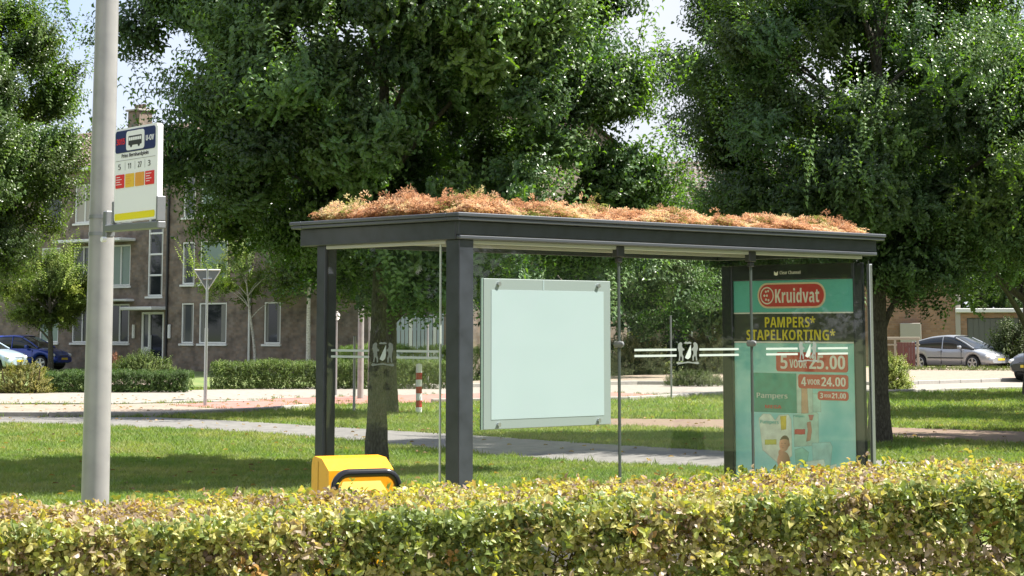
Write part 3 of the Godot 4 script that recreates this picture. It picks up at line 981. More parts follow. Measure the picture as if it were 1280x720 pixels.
	bush("hedge_row", "green hedge row left of and behind the end post of the shelter", "hedge", Vector3(-5.4, 0, -61.5), deg_to_rad(2), Vector3(7.0, 0.74, 1.4), 5000, Color(0.1, 0.155, 0.04), 303, false, 0.52)
	bush("tall_hedge", "tall clipped hedge with a bright flat top behind the hedge row", "hedge", Vector3(-2.6, 0, -72.0), 0, Vector3(7.0, 1.12, 1.2), 3600, Color(0.12, 0.2, 0.04), 304, false, 0.55)
	bush("flowering_shrub", "straggly yellow green shrub with pale stalks at the left edge of the road", "shrub", Vector3(-13.4, 0, -57.0), 0, Vector3(1.5, 0.85, 1.0), 620, Color(0.2, 0.2, 0.06), 305, true, 0.59)
	bush("dark_hedge", "dark hedge beyond the street seen through the middle glass pane", "hedge", Vector3(4.5, 0, -81.5), deg_to_rad(-12), Vector3(10.0, 1.2, 1.6), 3000, Color(0.035, 0.06, 0.025), 306, false, 0.91)
	bush("pale_shrub", "pale leaved shrub above the dark hedge, left of the thin pole", "shrub", Vector3(4.6, 0, -78.5), 0, Vector3(2.4, 1.6, 1.4), 600, Color(0.25, 0.26, 0.15), 307, true, 0.91)
	bush("pale_shrub", "pale leaved shrub right behind the crest on the middle pane", "shrub", Vector3(7.2, 0, -78.0), 0, Vector3(1.9, 1.75, 1.4), 600, Color(0.24, 0.26, 0.15), 308, true, 0.91)
	bush("mounded_shrub", "low mounded green shrub at the kerb left of the advertising panel", "shrub", Vector3(5.45, 0.05, -64.0), 0, Vector3(1.8, 0.4, 1.2), 900, Color(0.07, 0.1, 0.03), 309, true, 0.47)
	bush("yellow_green_shrub", "bright yellow green shrub right of the trunk behind the shelter", "shrub", Vector3(10.95, 0, -60.5), 0, Vector3(0.9, 1.0, 0.9), 420, Color(0.24, 0.3, 0.08), 310, true, 0.72)
	bush("garden_shrub", "big round shrub between the silver car and the black car", "shrub", Vector3(21.6, 0, -90.0), 0, Vector3(2.6, 2.2, 2.0), 700, Color(0.06, 0.09, 0.03), 311, true, 1.43)
	bush("light_green_shrub", "light green shrub right of the round shrub, above the black car", "shrub", Vector3(22.6, 0, -86.0), 0, Vector3(0.9, 1.6, 0.9), 160, Color(0.2, 0.26, 0.06), 312, true, 1.30)
	bush("verge_plants", "low row of verge plants at the wheels of the silver car", "shrub", Vector3(17.9, 0.1, -84.6), deg_to_rad(-20), Vector3(4.2, 0.14, 0.7), 700, Color(0.15, 0.19, 0.06), 313, false, 0.33)
	bush("rusty_shrub", "small reddish shrub at the wall right of the lamp post", "shrub", Vector3(-15.4, 0, -80.0), 0, Vector3(0.6, 0.8, 0.6), 160, Color(0.2, 0.09, 0.06), 314, true, 0.65)

# ------------------------------------------------------------------ the shelter (own axes: x along the long wall, z out of it)
func build_shelter() -> void:
	var s := thing("bus_shelter", "dark grey glass bus shelter with a plant covered flat roof", "bus shelter", shelter_origin, shelter_turn)
	var L := 4.265
	var D := 1.656
	# posts
	var p := mb()
	bx(0.063, 0.181, 0, 2.25, -0.183, -0.06, 0.004, p)
	var post := obj("corner_post", p, M.frame, s)
	obj("post_seam", bx(0.075, 0.12, 0, 2.248, -0.192, -0.1835), M.dark, post)
	p = mb()
	bx(0.075, 0.175, 0, 2.25, -1.47, -1.385, 0.004, p)
	post = obj("end_post", p, M.frame, s)
	obj("post_seam", bx(0.095, 0.108, 0, 2.248, -1.3845, -1.382), M.dark, post)
	# roof edge
	obj("fascia", bx(0.045, L - 0.045, 2.278, 2.36, -0.075, -0.045, 0.003), M.frame, s)
	obj("fascia_trim", bx(0.045, L - 0.045, 2.25, 2.276, -0.073, -0.037, 0.006), M.cap, s)
	obj("fascia", bx(0.045, 0.075, 2.25, 2.36, -D + 0.045, -0.0765, 0.003), M.frame, s)
	obj("fascia", bx(0.0765, L - 0.045, 2.25, 2.36, -D + 0.045, -D + 0.075, 0.003), M.frame, s)
	obj("fascia", bx(L - 0.075, L - 0.045, 2.25, 2.36, -D + 0.0765, -0.0765, 0.003), M.frame, s)
	for q in [[0.0, L, -0.11, 0.0], [0.0, L, -D, -D + 0.11]]:
		var st := bx(q[0], q[1], 2.362, 2.384, q[2], q[3], 0.004)
		bx(q[0] - 0.008, q[1] + 0.008, 2.3855, 2.409, q[2] - (0.008 if q[2] < -1 else 0.0), q[3] + (0.008 if q[3] > -0.5 else 0.0), 0.004, st)
		obj("roof_cap", st, M.cap, s)
	for q in [[0.0, 0.11], [L - 0.11, L]]:
		var st := bx(q[0], q[1], 2.3622, 2.3838, -D + 0.1115, -0.1115, 0.004)
		bx(q[0] - (0.008 if q[0] < 1 else 0.0), q[1] + (0.008 if q[0] > 1 else 0.0), 2.3857, 2.4088, -D + 0.1115, -0.1115, 0.004, st)
		obj("roof_cap", st, M.cap, s)
	obj("roof_deck", bx(0.08, L - 0.08, 2.33, 2.385, -D + 0.08, -0.08), M.dark, s)
	# ceiling boards with pale joints, slightly glossy
	for k in 5:
		obj("ceiling_panel", bx(0.085 + k * 0.82, 0.085 + k * 0.82 + 0.805, 2.285, 2.31, -D + 0.09, -0.09, 0.004), M.ceiling, s)
	for z in [-0.42, -1.2]:
		obj("ceiling_rail", bx(0.09, L - 0.09, 2.262, 2.2845, z - 0.03, z + 0.03, 0.006), M.ceil_strip, s)
	obj("top_rail", bx(0.2, 4.1, 2.225, 2.25, -0.115, -0.085, 0.004), M.ceil_strip, s)
	obj("top_rail", bx(0.077, 0.103, 2.225, 2.25, -1.38, -0.205, 0.004), M.ceil_strip, s)
	# glass
	var panes := [[0.2, 1.493], [1.509, 2.828], [2.844, 4.19]]
	for q in panes:
		var g := mb()
		face(g, [Vector3(q[0], 0.2, -0.1), Vector3(q[1], 0.2, -0.1), Vector3(q[1], 2.222, -0.1), Vector3(q[0], 2.222, -0.1)], Vector3(0, 0, 1))
		var go := obj("glass_pane", g, M.glass, s)
		for x in [q[0], q[1]]:
			obj("glass_edge", bx(x - 0.0015, x + 0.0015, 0.2, 2.222, -0.105, -0.095), M.seal, go)
		if q[0] > 1:
			var cx: float = (q[0] + q[1]) / 2 - (0.0 if q[0] < 2 else 0.065)
			var hw := 0.525 if q[0] < 2 else 0.465
			for y in [1.572, 1.533]:
				for sg in [-1.0, 1.0]:
					obj("white_stripe", bx(cx + sg * 0.115, cx + sg * hw, y - 0.0072, y + 0.0072, -0.0985, -0.0965), M.sticker, go)
			crest(go, Transform3D(Basis(), Vector3(cx, 1.553, -0.0985)))
	var eg := mb()
	face(eg, [Vector3(0.09, 0.25, -1.38), Vector3(0.09, 0.25, -0.266), Vector3(0.09, 2.222, -0.266), Vector3(0.09, 2.222, -1.38)], Vector3(-1, 0, 0))
	var ep := obj("glass_pane", eg, M.glass, s)
	obj("glass_edge", bx(0.085, 0.095, 0.25, 2.222, -0.266, -0.256), M.edge, ep)
	for y in [1.572, 1.533]:
		for q in [[-1.325, -0.94], [-0.67, -0.275]]:
			obj("white_stripe", bx(0.0865, 0.0885, y - 0.0072, y + 0.0072, q[0], q[1]), M.sticker, ep)
	crest(ep, Transform3D(Basis(Vector3.UP, -PI / 2), Vector3(0.0885, 1.556, -0.805)))
	# joint fixings
	for x in [1.501, 2.836]:
		var b := obj("glass_clamp", bx(x - 0.036, x + 0.036, 2.175, 2.249, -0.125, -0.075, 0.006), M.dark, s)
		obj("clamp_plate", bx(x - 0.022, x + 0.022, 2.14, 2.174, -0.115, -0.082, 0.005), M.dark, b)
		obj("joint_seal", bx(x - 0.003, x + 0.003, 0.2, 2.14, -0.106, -0.094), M.seal, s)
		var bolt := mb()
		tube(bolt, [Vector3(x, 1.61, -0.13), Vector3(x, 1.61, -0.085), Vector3(x, 1.61, -0.07), Vector3(x, 1.61, -0.062)], [0.022, 0.022, 0.018, 0.005], 16)
		obj("joint_bolt", bolt, M.grey_metal, s)
	obj("edge_bar", bx(4.19, 4.225, 0.05, 2.19, -0.12, -0.09, 0.004), M.steel, s)
	# frosted panel on the outside of the first pane
	var fr := obj("frosted_panel", bx(0.276, 1.396, 1.1, 2.017, -0.09, -0.074, 0.003), M.frost, s)
	obj("white_backing", bx(0.34, 1.33, 1.158, 1.948, -0.0738, -0.0722, 0.0005), M.frost_white, fr)
	obj("panel_seam", bx(0.784, 0.793, 1.95, 2.012, -0.0738, -0.0725), M.frost_white, fr)
	obj("panel_gap", bx(0.262, 0.2755, 1.1, 2.02, -0.09, -0.078), M.pane_green, fr)
	for x in [0.4, 1.278]:
		for y in [1.128, 1.985]:
			obj("panel_bolt", rod(Vector3(x, y, -0.074), Vector3(x, y, -0.06), 0.014, 12), M.steel, fr)
	# bench at the back wall, behind the hedge from the camera
	var bench := obj("bench_seat", bx(1.6, 3.2, 0.44, 0.48, -0.5, -0.16, 0.01), M.grey_metal, s)
	for x in [1.8, 3.0]:
		obj("bench_leg", bx(x - 0.03, x + 0.03, 0.05, 0.438, -0.36, -0.3, 0.005), M.grey_metal, bench)

func crest(parent: Node3D, xf: Transform3D) -> void:
	# two lions holding a shield parted by a slanting line, on a scroll
	var st := mb()
	var lion := PackedVector2Array([Vector2(-0.095, -0.055), Vector2(-0.088, -0.03), Vector2(-0.09, 0.0), Vector2(-0.102, 0.03), Vector2(-0.096, 0.055), Vector2(-0.08, 0.066), Vector2(-0.066, 0.068), Vector2(-0.055, 0.058), Vector2(-0.06, 0.044), Vector2(-0.052, 0.03), Vector2(-0.036, 0.024), Vector2(-0.036, 0.014), Vector2(-0.054, 0.012), Vector2(-0.056, -0.01), Vector2(-0.044, -0.028), Vector2(-0.047, -0.056), Vector2(-0.058, -0.056), Vector2(-0.06, -0.034), Vector2(-0.072, -0.02), Vector2(-0.078, -0.034), Vector2(-0.082, -0.056)])
	prism(st, lion, 0.0, 0.0015, xf)
	var other := PackedVector2Array()
	for q in lion: other.append(Vector2(-q.x, q.y))
	other.reverse()
	prism(st, other, 0.0, 0.0015, xf)
	var half := mb()
	prism(half, PackedVector2Array([Vector2(-0.03, -0.035), Vector2(0.03, 0.052), Vector2(0.031, -0.012), Vector2(0.022, -0.034), Vector2(0.0, -0.046), Vector2(-0.02, -0.04)]), 0.0, 0.0018, xf)
	obj("crest_shield", half, M.sticker, parent)
	prism(st, PackedVector2Array([Vector2(-0.036, 0.066), Vector2(-0.018, 0.072), Vector2(0.0, 0.068), Vector2(0.018, 0.072), Vector2(0.036, 0.066), Vector2(0.034, 0.058), Vector2(-0.034, 0.058)]), 0.0, 0.0015, xf)
	prism(st, PackedVector2Array([Vector2(-0.115, -0.073), Vector2(-0.1, -0.062), Vector2(-0.05, -0.066), Vector2(0.0, -0.06), Vector2(0.05, -0.066), Vector2(0.1, -0.062), Vector2(0.115, -0.073), Vector2(0.1, -0.08), Vector2(0.05, -0.074), Vector2(0.0, -0.07), Vector2(-0.05, -0.074), Vector2(-0.1, -0.08)]), 0.0, 0.0015, xf)
	obj("city_crest", st, M.crest, parent)

# ------------------------------------------------------------------ advertising case (stands at the end of the shelter; shares its axes)
func poster_picture() -> ImageTexture:
	var w := 460
	var h := 520
	var im := Image.create(w, h, false, Image.FORMAT_RGB8)
	var n := FastNoiseLite.new()
	n.seed = 5
	n.frequency = 0.006
	for j in h:
		for i in w:
			var v := clampf(0.55 + 0.6 * n.get_noise_2d(i, j) + 0.25 * (1.0 - absf(i / float(w) - 0.5) * 2.0), 0.0, 1.0)
			im.set_pixel(i, j, Color(0.38, 0.75, 0.75).lerp(Color(0.72, 0.91, 0.89), v))
	# folded pictures of packs: polygons in print
	var shapes := [
		[[62, 92, 240, 92, 240, 212, 62, 212], Color(0.2, 0.56, 0.5)],
		[[240, 92, 300, 96, 300, 212, 240, 212], Color(0.72, 0.82, 0.78)],
		[[255, 108, 283, 106, 278, 134, 260, 134], Color(0.78, 0.5, 0.45)],
		[[258, 136, 280, 136, 284, 212, 256, 212], Color(0.75, 0.6, 0.5)],
		[[300, 150, 330, 150, 330, 206, 300, 206], Color(0.66, 0.82, 0.78)],
		[[92, 246, 112, 226, 150, 226, 172, 250, 190, 228, 236, 224, 250, 244, 250, 400, 190, 440, 108, 380], Color(0.82, 0.86, 0.8)],
		[[196, 234, 226, 230, 224, 288, 200, 292], Color(0.82, 0.75, 0.25)],
		[[258, 226, 370, 210, 378, 220, 378, 350, 262, 360], Color(0.66, 0.8, 0.74)],
		[[330, 222, 356, 222, 348, 246, 336, 246], Color(0.74, 0.42, 0.4)],
		[[322, 256, 340, 250, 346, 290, 338, 330, 318, 336, 326, 290], Color(0.7, 0.52, 0.44)],
		[[264, 286, 314, 284, 314, 306, 264, 308], Color(0.72, 0.24, 0.24)],
		[[344, 340, 430, 332, 440, 350, 430, 430, 350, 440], Color(0.6, 0.78, 0.76)],
		[[262, 372, 300, 360, 330, 380, 320, 430, 268, 440], Color(0.5, 0.74, 0.68)],
		[[310, 420, 400, 404, 410, 460, 310, 476], Color(0.78, 0.86, 0.82)],
		[[120, 336, 176, 332, 176, 354, 120, 358], Color(0.74, 0.74, 0.3)],
		[[426, 430, 458, 420, 458, 480, 426, 486], Color(0.8, 0.86, 0.82)],
		[[58, 378, 70, 374, 70, 408, 58, 410], Color(0.7, 0.66, 0.2)],
	]
	for si in shapes.size():
		var s: Array = shapes[si]
		var pg := PackedVector2Array()
		var lo := Vector2(1e9, 1e9)
		var hi := Vector2.ZERO
		for k in range(0, s[0].size(), 2):
			var q := Vector2(s[0][k], s[0][k + 1])
			if si >= 5: q = Vector2(92 + (q.x - 92) * 0.8, 218 + (q.y - 226) * 0.72)
			pg.append(q)
			lo = lo.min(q)
			hi = hi.max(q)
		for j in range(int(lo.y), int(hi.y) + 1):
			for i in range(int(lo.x), int(hi.x) + 1):
				if i < w and j < h and Geometry2D.is_point_in_polygon(Vector2(i, j), pg):
					var v := 1.0 + 0.12 * n.get_noise_2d(i * 4.0, j * 4.0)
					v += 0.1 * (1.0 - (j - lo.y) / (hi.y - lo.y))
					for e in [Vector2(2, 0), Vector2(-2, 0), Vector2(0, 2), Vector2(0, -2)]:
						if not Geometry2D.is_point_in_polygon(Vector2(i, j) + e, pg): v *= 0.88
					im.set_pixel(i, j, Color(s[1].r * v, s[1].g * v, s[1].b * v))
	# a baby looking up: head, hair, shoulders
	for jj in range(255, 375):
		for ii in range(150, 230):
			var i := 92.0 + (ii - 92) / 0.8
			var j := 226.0 + (jj - 218) / 0.8
			var hx := (i - 214) / 24.0 + (j - 336) * 0.006
			var hy := (j - 336) / 31.0
			var c = null
			var lit := 1.0 - 0.22 * clampf(hx, -1, 1)
			if pow((i - 210) / 31.0, 2) + pow((j - 404) / 38.0, 2) < 1: c = Color(0.72, 0.53, 0.43) * lit
			if pow((i - 196) / 11.0, 2) + pow((j - 372) / 12.0, 2) < 1: c = Color(0.78, 0.58, 0.47)
			if hx * hx + hy * hy < 1:
				c = Color(0.78, 0.58, 0.47) * lit
				c = c.lerp(Color(0.75, 0.45, 0.38), 0.5 * clampf(1.0 - (pow((hx + 0.5) / 0.3, 2) + pow((hy - 0.35) / 0.3, 2)), 0, 1))
				if hy < -0.55 + 0.22 * hx * hx: c = Color(0.36, 0.26, 0.19)
				for e in [[-0.48, -0.02, 0.13, 0.06], [0.16, -0.02, 0.14, 0.06], [-0.18, 0.55, 0.17, 0.05]]:
					var k := pow((hx - e[0]) / e[2], 2) + pow((hy - e[1]) / e[3], 2)
					if k < 1: c = c.lerp(Color(0.33, 0.2, 0.16), 1.0 - k * 0.6)
				var nk := pow((hx + 0.18) / 0.1, 2) + pow((hy - 0.24) / 0.09, 2)
				if nk < 1: c = c.darkened(0.14 * (1.0 - nk))
			if pow((hx - 0.98) / 0.14, 2) + pow((hy - 0.1) / 0.22, 2) < 1: c = Color(0.62, 0.43, 0.35)
			if c != null: im.set_pixel(ii, jj, c)
	return ImageTexture.create_from_image(im)

func build_advert() -> void:
	var a := thing("advertising_panel", "tall black advertising case with a teal price poster at the shelter's right end", "advertising panel", shelter_origin, shelter_turn)
	# outer case x 4.05..4.2 with its poster facing -x
	var st := mb()
	bx(4.05, 4.18, 0.18, 2.2, -1.42, -1.315, 0.006, st)
	bx(4.05, 4.18, 0.18, 2.2, -0.145, -0.13 + 0.0, 0.004, st)
	bx(4.05, 4.18, 2.083, 2.2, -1.3145, -0.1455, 0.004, st)
	bx(4.05, 4.18, 0.18, 0.32, -1.3145, -0.1455, 0.004, st)
	bx(4.10, 4.18, 0.32, 2.083, -1.3145, -0.1455, 0.0, st)
	obj("case", st, M.black_gloss, a)
	for z in [-1.25, -0.3]:
		obj("foot", bx(4.08, 4.15, 0.05, 0.1795, z - 0.06, z + 0.06, 0.005), M.dark, a)
	# poster body: printed sheet with its own picture, in axes turned to face -x
	var turn := Basis(Vector3.UP, -PI / 2) # x -> along +z of the shelter, z -> -x
	var p := mb()
	var X := 4.072
	for t in [[0, 0], [1, 1], [1, 0], [0, 0], [0, 1], [1, 1]]:
		p.set_normal(Vector3(-1, 0, 0))
		p.set_uv(Vector2(t[0], 1.0 - t[1]))
		p.add_vertex(Vector3(X, lerpf(0.325, 1.603, t[1]), lerpf(-1.312, -0.148, t[0])))
	var pm := mat(Color(1, 1, 1), 0.35)
	pm.albedo_texture = poster_picture()
	var poster := obj("poster", p, pm, a)
	obj("header_band", bx(X - 0.002, X + 0.004, 1.838, 2.08, -1.312, -0.148), M.pos_teal, poster)
	obj("white_rule", bx(X - 0.002, X + 0.004, 1.827, 1.837, -1.312, -0.148), M.pos_white, poster)
	obj("title_band", bx(X - 0.002, X + 0.004, 1.617, 1.826, -1.312, -0.148), M.pos_dark, poster)
	obj("white_rule", bx(X - 0.002, X + 0.004, 1.604, 1.616, -1.312, -0.148), M.pos_white, poster)
	# flat printed shapes: polygons in (z, y), a hair proud of the sheet
	var xf := Transform3D(Basis(Vector3(0, 0, 1), Vector3(0, 1, 0), Vector3(-1, 0, 0)), Vector3(X, 0, 0))
	st = mb()
	prism(st, rrect(-1.07, 1.868, -0.41, 2.062, 0.094), 0.0022, 0.003, xf)
	obj("oval_border", st, M.pos_cream, poster)
	st = mb()
	prism(st, rrect(-1.055, 1.881, -0.425, 2.049, 0.083), 0.0031, 0.004, xf)
	obj("oval_badge", st, M.pos_red, poster)
	st = mb()
	prism(st, disc(-0.975, 1.965, 0.067, 24), 0.0041, 0.0045, xf)
	obj("badge_ring", st, M.pos_white, poster)
	st = mb()
	prism(st, disc(-0.975, 1.965, 0.057, 24), 0.0046, 0.005, xf)
	obj("badge_disc", st, M.pos_red, poster)
	st = mb()
	for q in [[-0.985, 1.995], [-0.962, 2.0], [-1.0, 1.965], [-0.985, 1.935], [-0.96, 1.93], [-0.975, 1.965]]:
		prism(st, disc(q[0], q[1], 0.0095, 8), 0.0051, 0.0055, xf)
	obj("badge_dots", st, M.pos_white, poster)
	for q in [[-0.896, 1.391, -0.215, 1.536], [-0.685, 1.267, -0.215, 1.372], [-0.502, 1.184, -0.215, 1.25]]:
		st = mb()
		prism(st, rrect(q[0], q[1], q[2], q[3], 0.022), 0.001, 0.003, xf)
		obj("price_label", st, M.pos_red, poster)
	var T := Basis(Vector3(0, 0, 1), Vector3(0, 1, 0), Vector3(-1, 0, 0))
	var zz := -X + 0.004
	var put := func(txt: String, m: Material, z0: float, y0: float, z1: float, y1: float, w := 700):
		letters(txt, m, poster, z0, y0, z1 - z0, y1 - y0, zz, T, w)
	put.call("Kruidvat", M.pos_white, -0.895, 1.908, -0.47, 2.02)
	put.call("PAMPERS*", M.pos_yellow, -1.0, 1.723, -0.512, 1.806)
	put.call("STAPELKORTING*", M.pos_yellow, -1.185, 1.627, -0.325, 1.709)
	put.call("5", M.pos_white, -0.852, 1.41, -0.785, 1.512)
	put.call("VOOR", M.pos_white, -0.765, 1.418, -0.597, 1.482)
	put.call("25.00", M.pos_white, -0.578, 1.41, -0.24, 1.515)
	put.call("4", M.pos_white, -0.655, 1.285, -0.608, 1.352)
	put.call("VOOR", M.pos_white, -0.596, 1.296, -0.478, 1.336)
	put.call("24.00", M.pos_white, -0.464, 1.285, -0.238, 1.354)
	put.call("3", M.pos_white, -0.478, 1.198, -0.45, 1.237)
	put.call("VOOR", M.pos_white, -0.44, 1.204, -0.376, 1.228)
	put.call("21.00", M.pos_white, -0.368, 1.198, -0.238, 1.238)
	put.call("Pampers", M.pos_white, -1.09, 1.175, -0.79, 1.225, 400)
	put.call("MEGA", M.pos_red, -1.01, 1.11, -0.85, 1.135)
	put.call("Pampers", M.pos_teal, -1.06, 0.985, -0.88, 1.02, 400)
	put.call("Pampers", M.pos_teal, -0.735, 1.045, -0.63, 1.068, 400)
	var cc := letters("Clear Channel", M.pos_white, a, -0.83, 2.125, 0.2, 0.026, -4.05 + 0.002, T, 400)
	cc.name = "maker_lettering"
	st = mb()
	prism(st, PackedVector2Array([Vector2(-0.885, 2.15), Vector2(-0.865, 2.135), Vector2(-0.848, 2.15), Vector2(-0.848, 2.122), Vector2(-0.865, 2.115), Vector2(-0.885, 2.122)]), 0.001, 0.003, Transform3D(xf.basis, Vector3(4.05, 0, 0)))
	obj("maker_mark", st, M.pos_white, a)
	var g := mb()
	face(g, [Vector3(4.056, 0.322, -1.3145), Vector3(4.056, 0.322, -0.1455), Vector3(4.056, 2.082, -0.1455), Vector3(4.056, 2.082, -1.3145)], Vector3(-1, 0, 0))
	obj("cover_glass", g, M.glass, a)

# ------------------------------------------------------------------ sedum on the roof
func build_sedum() -> void:
	rng.seed = 404
	noise.seed = 404
	noise.frequency = 1.0
	var meshes := []
	for k in 3:
		var st := mb()
		var h := 0.1
		for j in 3:
			var a := TAU * j / 3 + k
			var d := Vector3(cos(a) * 0.012, 0, sin(a) * 0.012)
			for v in [Vector3(-0.002, 0, 0) + d * 0.3, Vector3(0, h * (0.8 + 0.1 * j), 0) + d, Vector3(0.002, 0, 0) + d * 0.3]:
				st.set_normal(Vector3(0.3, 0.2, 1).normalized())
				st.set_color(Color(0.7, 0.55, 0.5))
				st.add_vertex(v)
		for j in 7 + k * 2:
			var a := rng.randf() * TAU
			var y := h * rng.randf_range(0.15, 0.8)
			add_leaf(st, Vector3(0, y, 0), Vector3(cos(a), 0.6, sin(a)), Vector3.UP, 0.02, 0.009, 0.1, Color(0.75, 0.8, 0.5))
		for j in 24:
			var a := rng.randf() * TAU
			var r := sqrt(rng.randf()) * 0.026
			var b := Vector3(cos(a) * r, h * (1.02 - r * 4.0) + rng.randf() * 0.014, sin(a) * r)
			add_leaf(st, b, Vector3(cos(a), rng.randf_range(0.2, 1.5), sin(a)), Vector3.UP, 0.012, 0.008, 0.0, Color(1.0, 1.0, 1.0) * rng.randf_range(0.65, 1.3))
		meshes.append(st.commit())
	var xf := [[], [], []]
	var col := [[], [], []]
	for i in 19000:
		var x := rng.randf_range(0.1, 4.16)
		var z := rng.randf_range(-1.56, -0.07)
		var e := minf(minf(x - 0.05, 4.21 - x), minf(-z - 0.02, z + 1.6))
		var hh := 0.75 + 0.95 * noise.get_noise_2d(x * 1.7, z * 1.7) + 0.5 * noise.get_noise_2d(x * 6.0 + 40.0, z * 6.0)
		if x < 1.4: hh += 0.35 * (1.0 - x / 1.4) * (1.0 if z < -0.3 else 0.5)
		hh = clampf(hh, 0.3, 1.9) * clampf(0.4 + e * 3.5, 0.4, 1.0) * rng.randf_range(0.75, 1.2)
		if rng.randf() < 0.012: hh *= 1.5
		var tilt := Vector3(rng.randf_range(-0.35, 0.35), 1, rng.randf_range(-0.35, 0.35))
		var sc := rng.randf_range(0.8, 1.3)
		var b := basis_y(tilt, rng.randf() * TAU).scaled_local(Vector3(sc, hh, sc))
		var w := i % 3
		xf[w].append(Transform3D(b, Vector3(x, 2.385, z)))
		var k := noise.get_noise_2d(x * 2.3 + 90.0, z * 2.3) + rng.randf_range(-0.35, 0.35)
		var c: Color
		if k < -0.3: c = Color(0.48, 0.27, 0.17)
		elif k < 0.05: c = Color(0.66, 0.42, 0.28)
		elif k < 0.4: c = Color(0.78, 0.58, 0.41)
		else: c = Color(0.7, 0.64, 0.38)
		if noise.get_noise_2d(x * 1.3 - 50.0, z * 3.0) > 0.28 and rng.randf() < 0.6: c = Color(0.24, 0.29, 0.08)
		var v := rng.randf_range(0.75, 1.2)
		col[w].append(Color(c.r * v, c.g * v, c.b * v))
	var s := thing("sedum_planting", "orange brown sedum planting covering the shelter's flat roof", "roof plants", shelter_origin, shelter_turn)
	for w in 3: many("sedum_stems", meshes[w], M.sedum, xf[w], col[w], s)
	obj("substrate", bx(0.112, 4.152, 2.386, 2.412, -1.544, -0.112, 0.008), M.dirt, s)

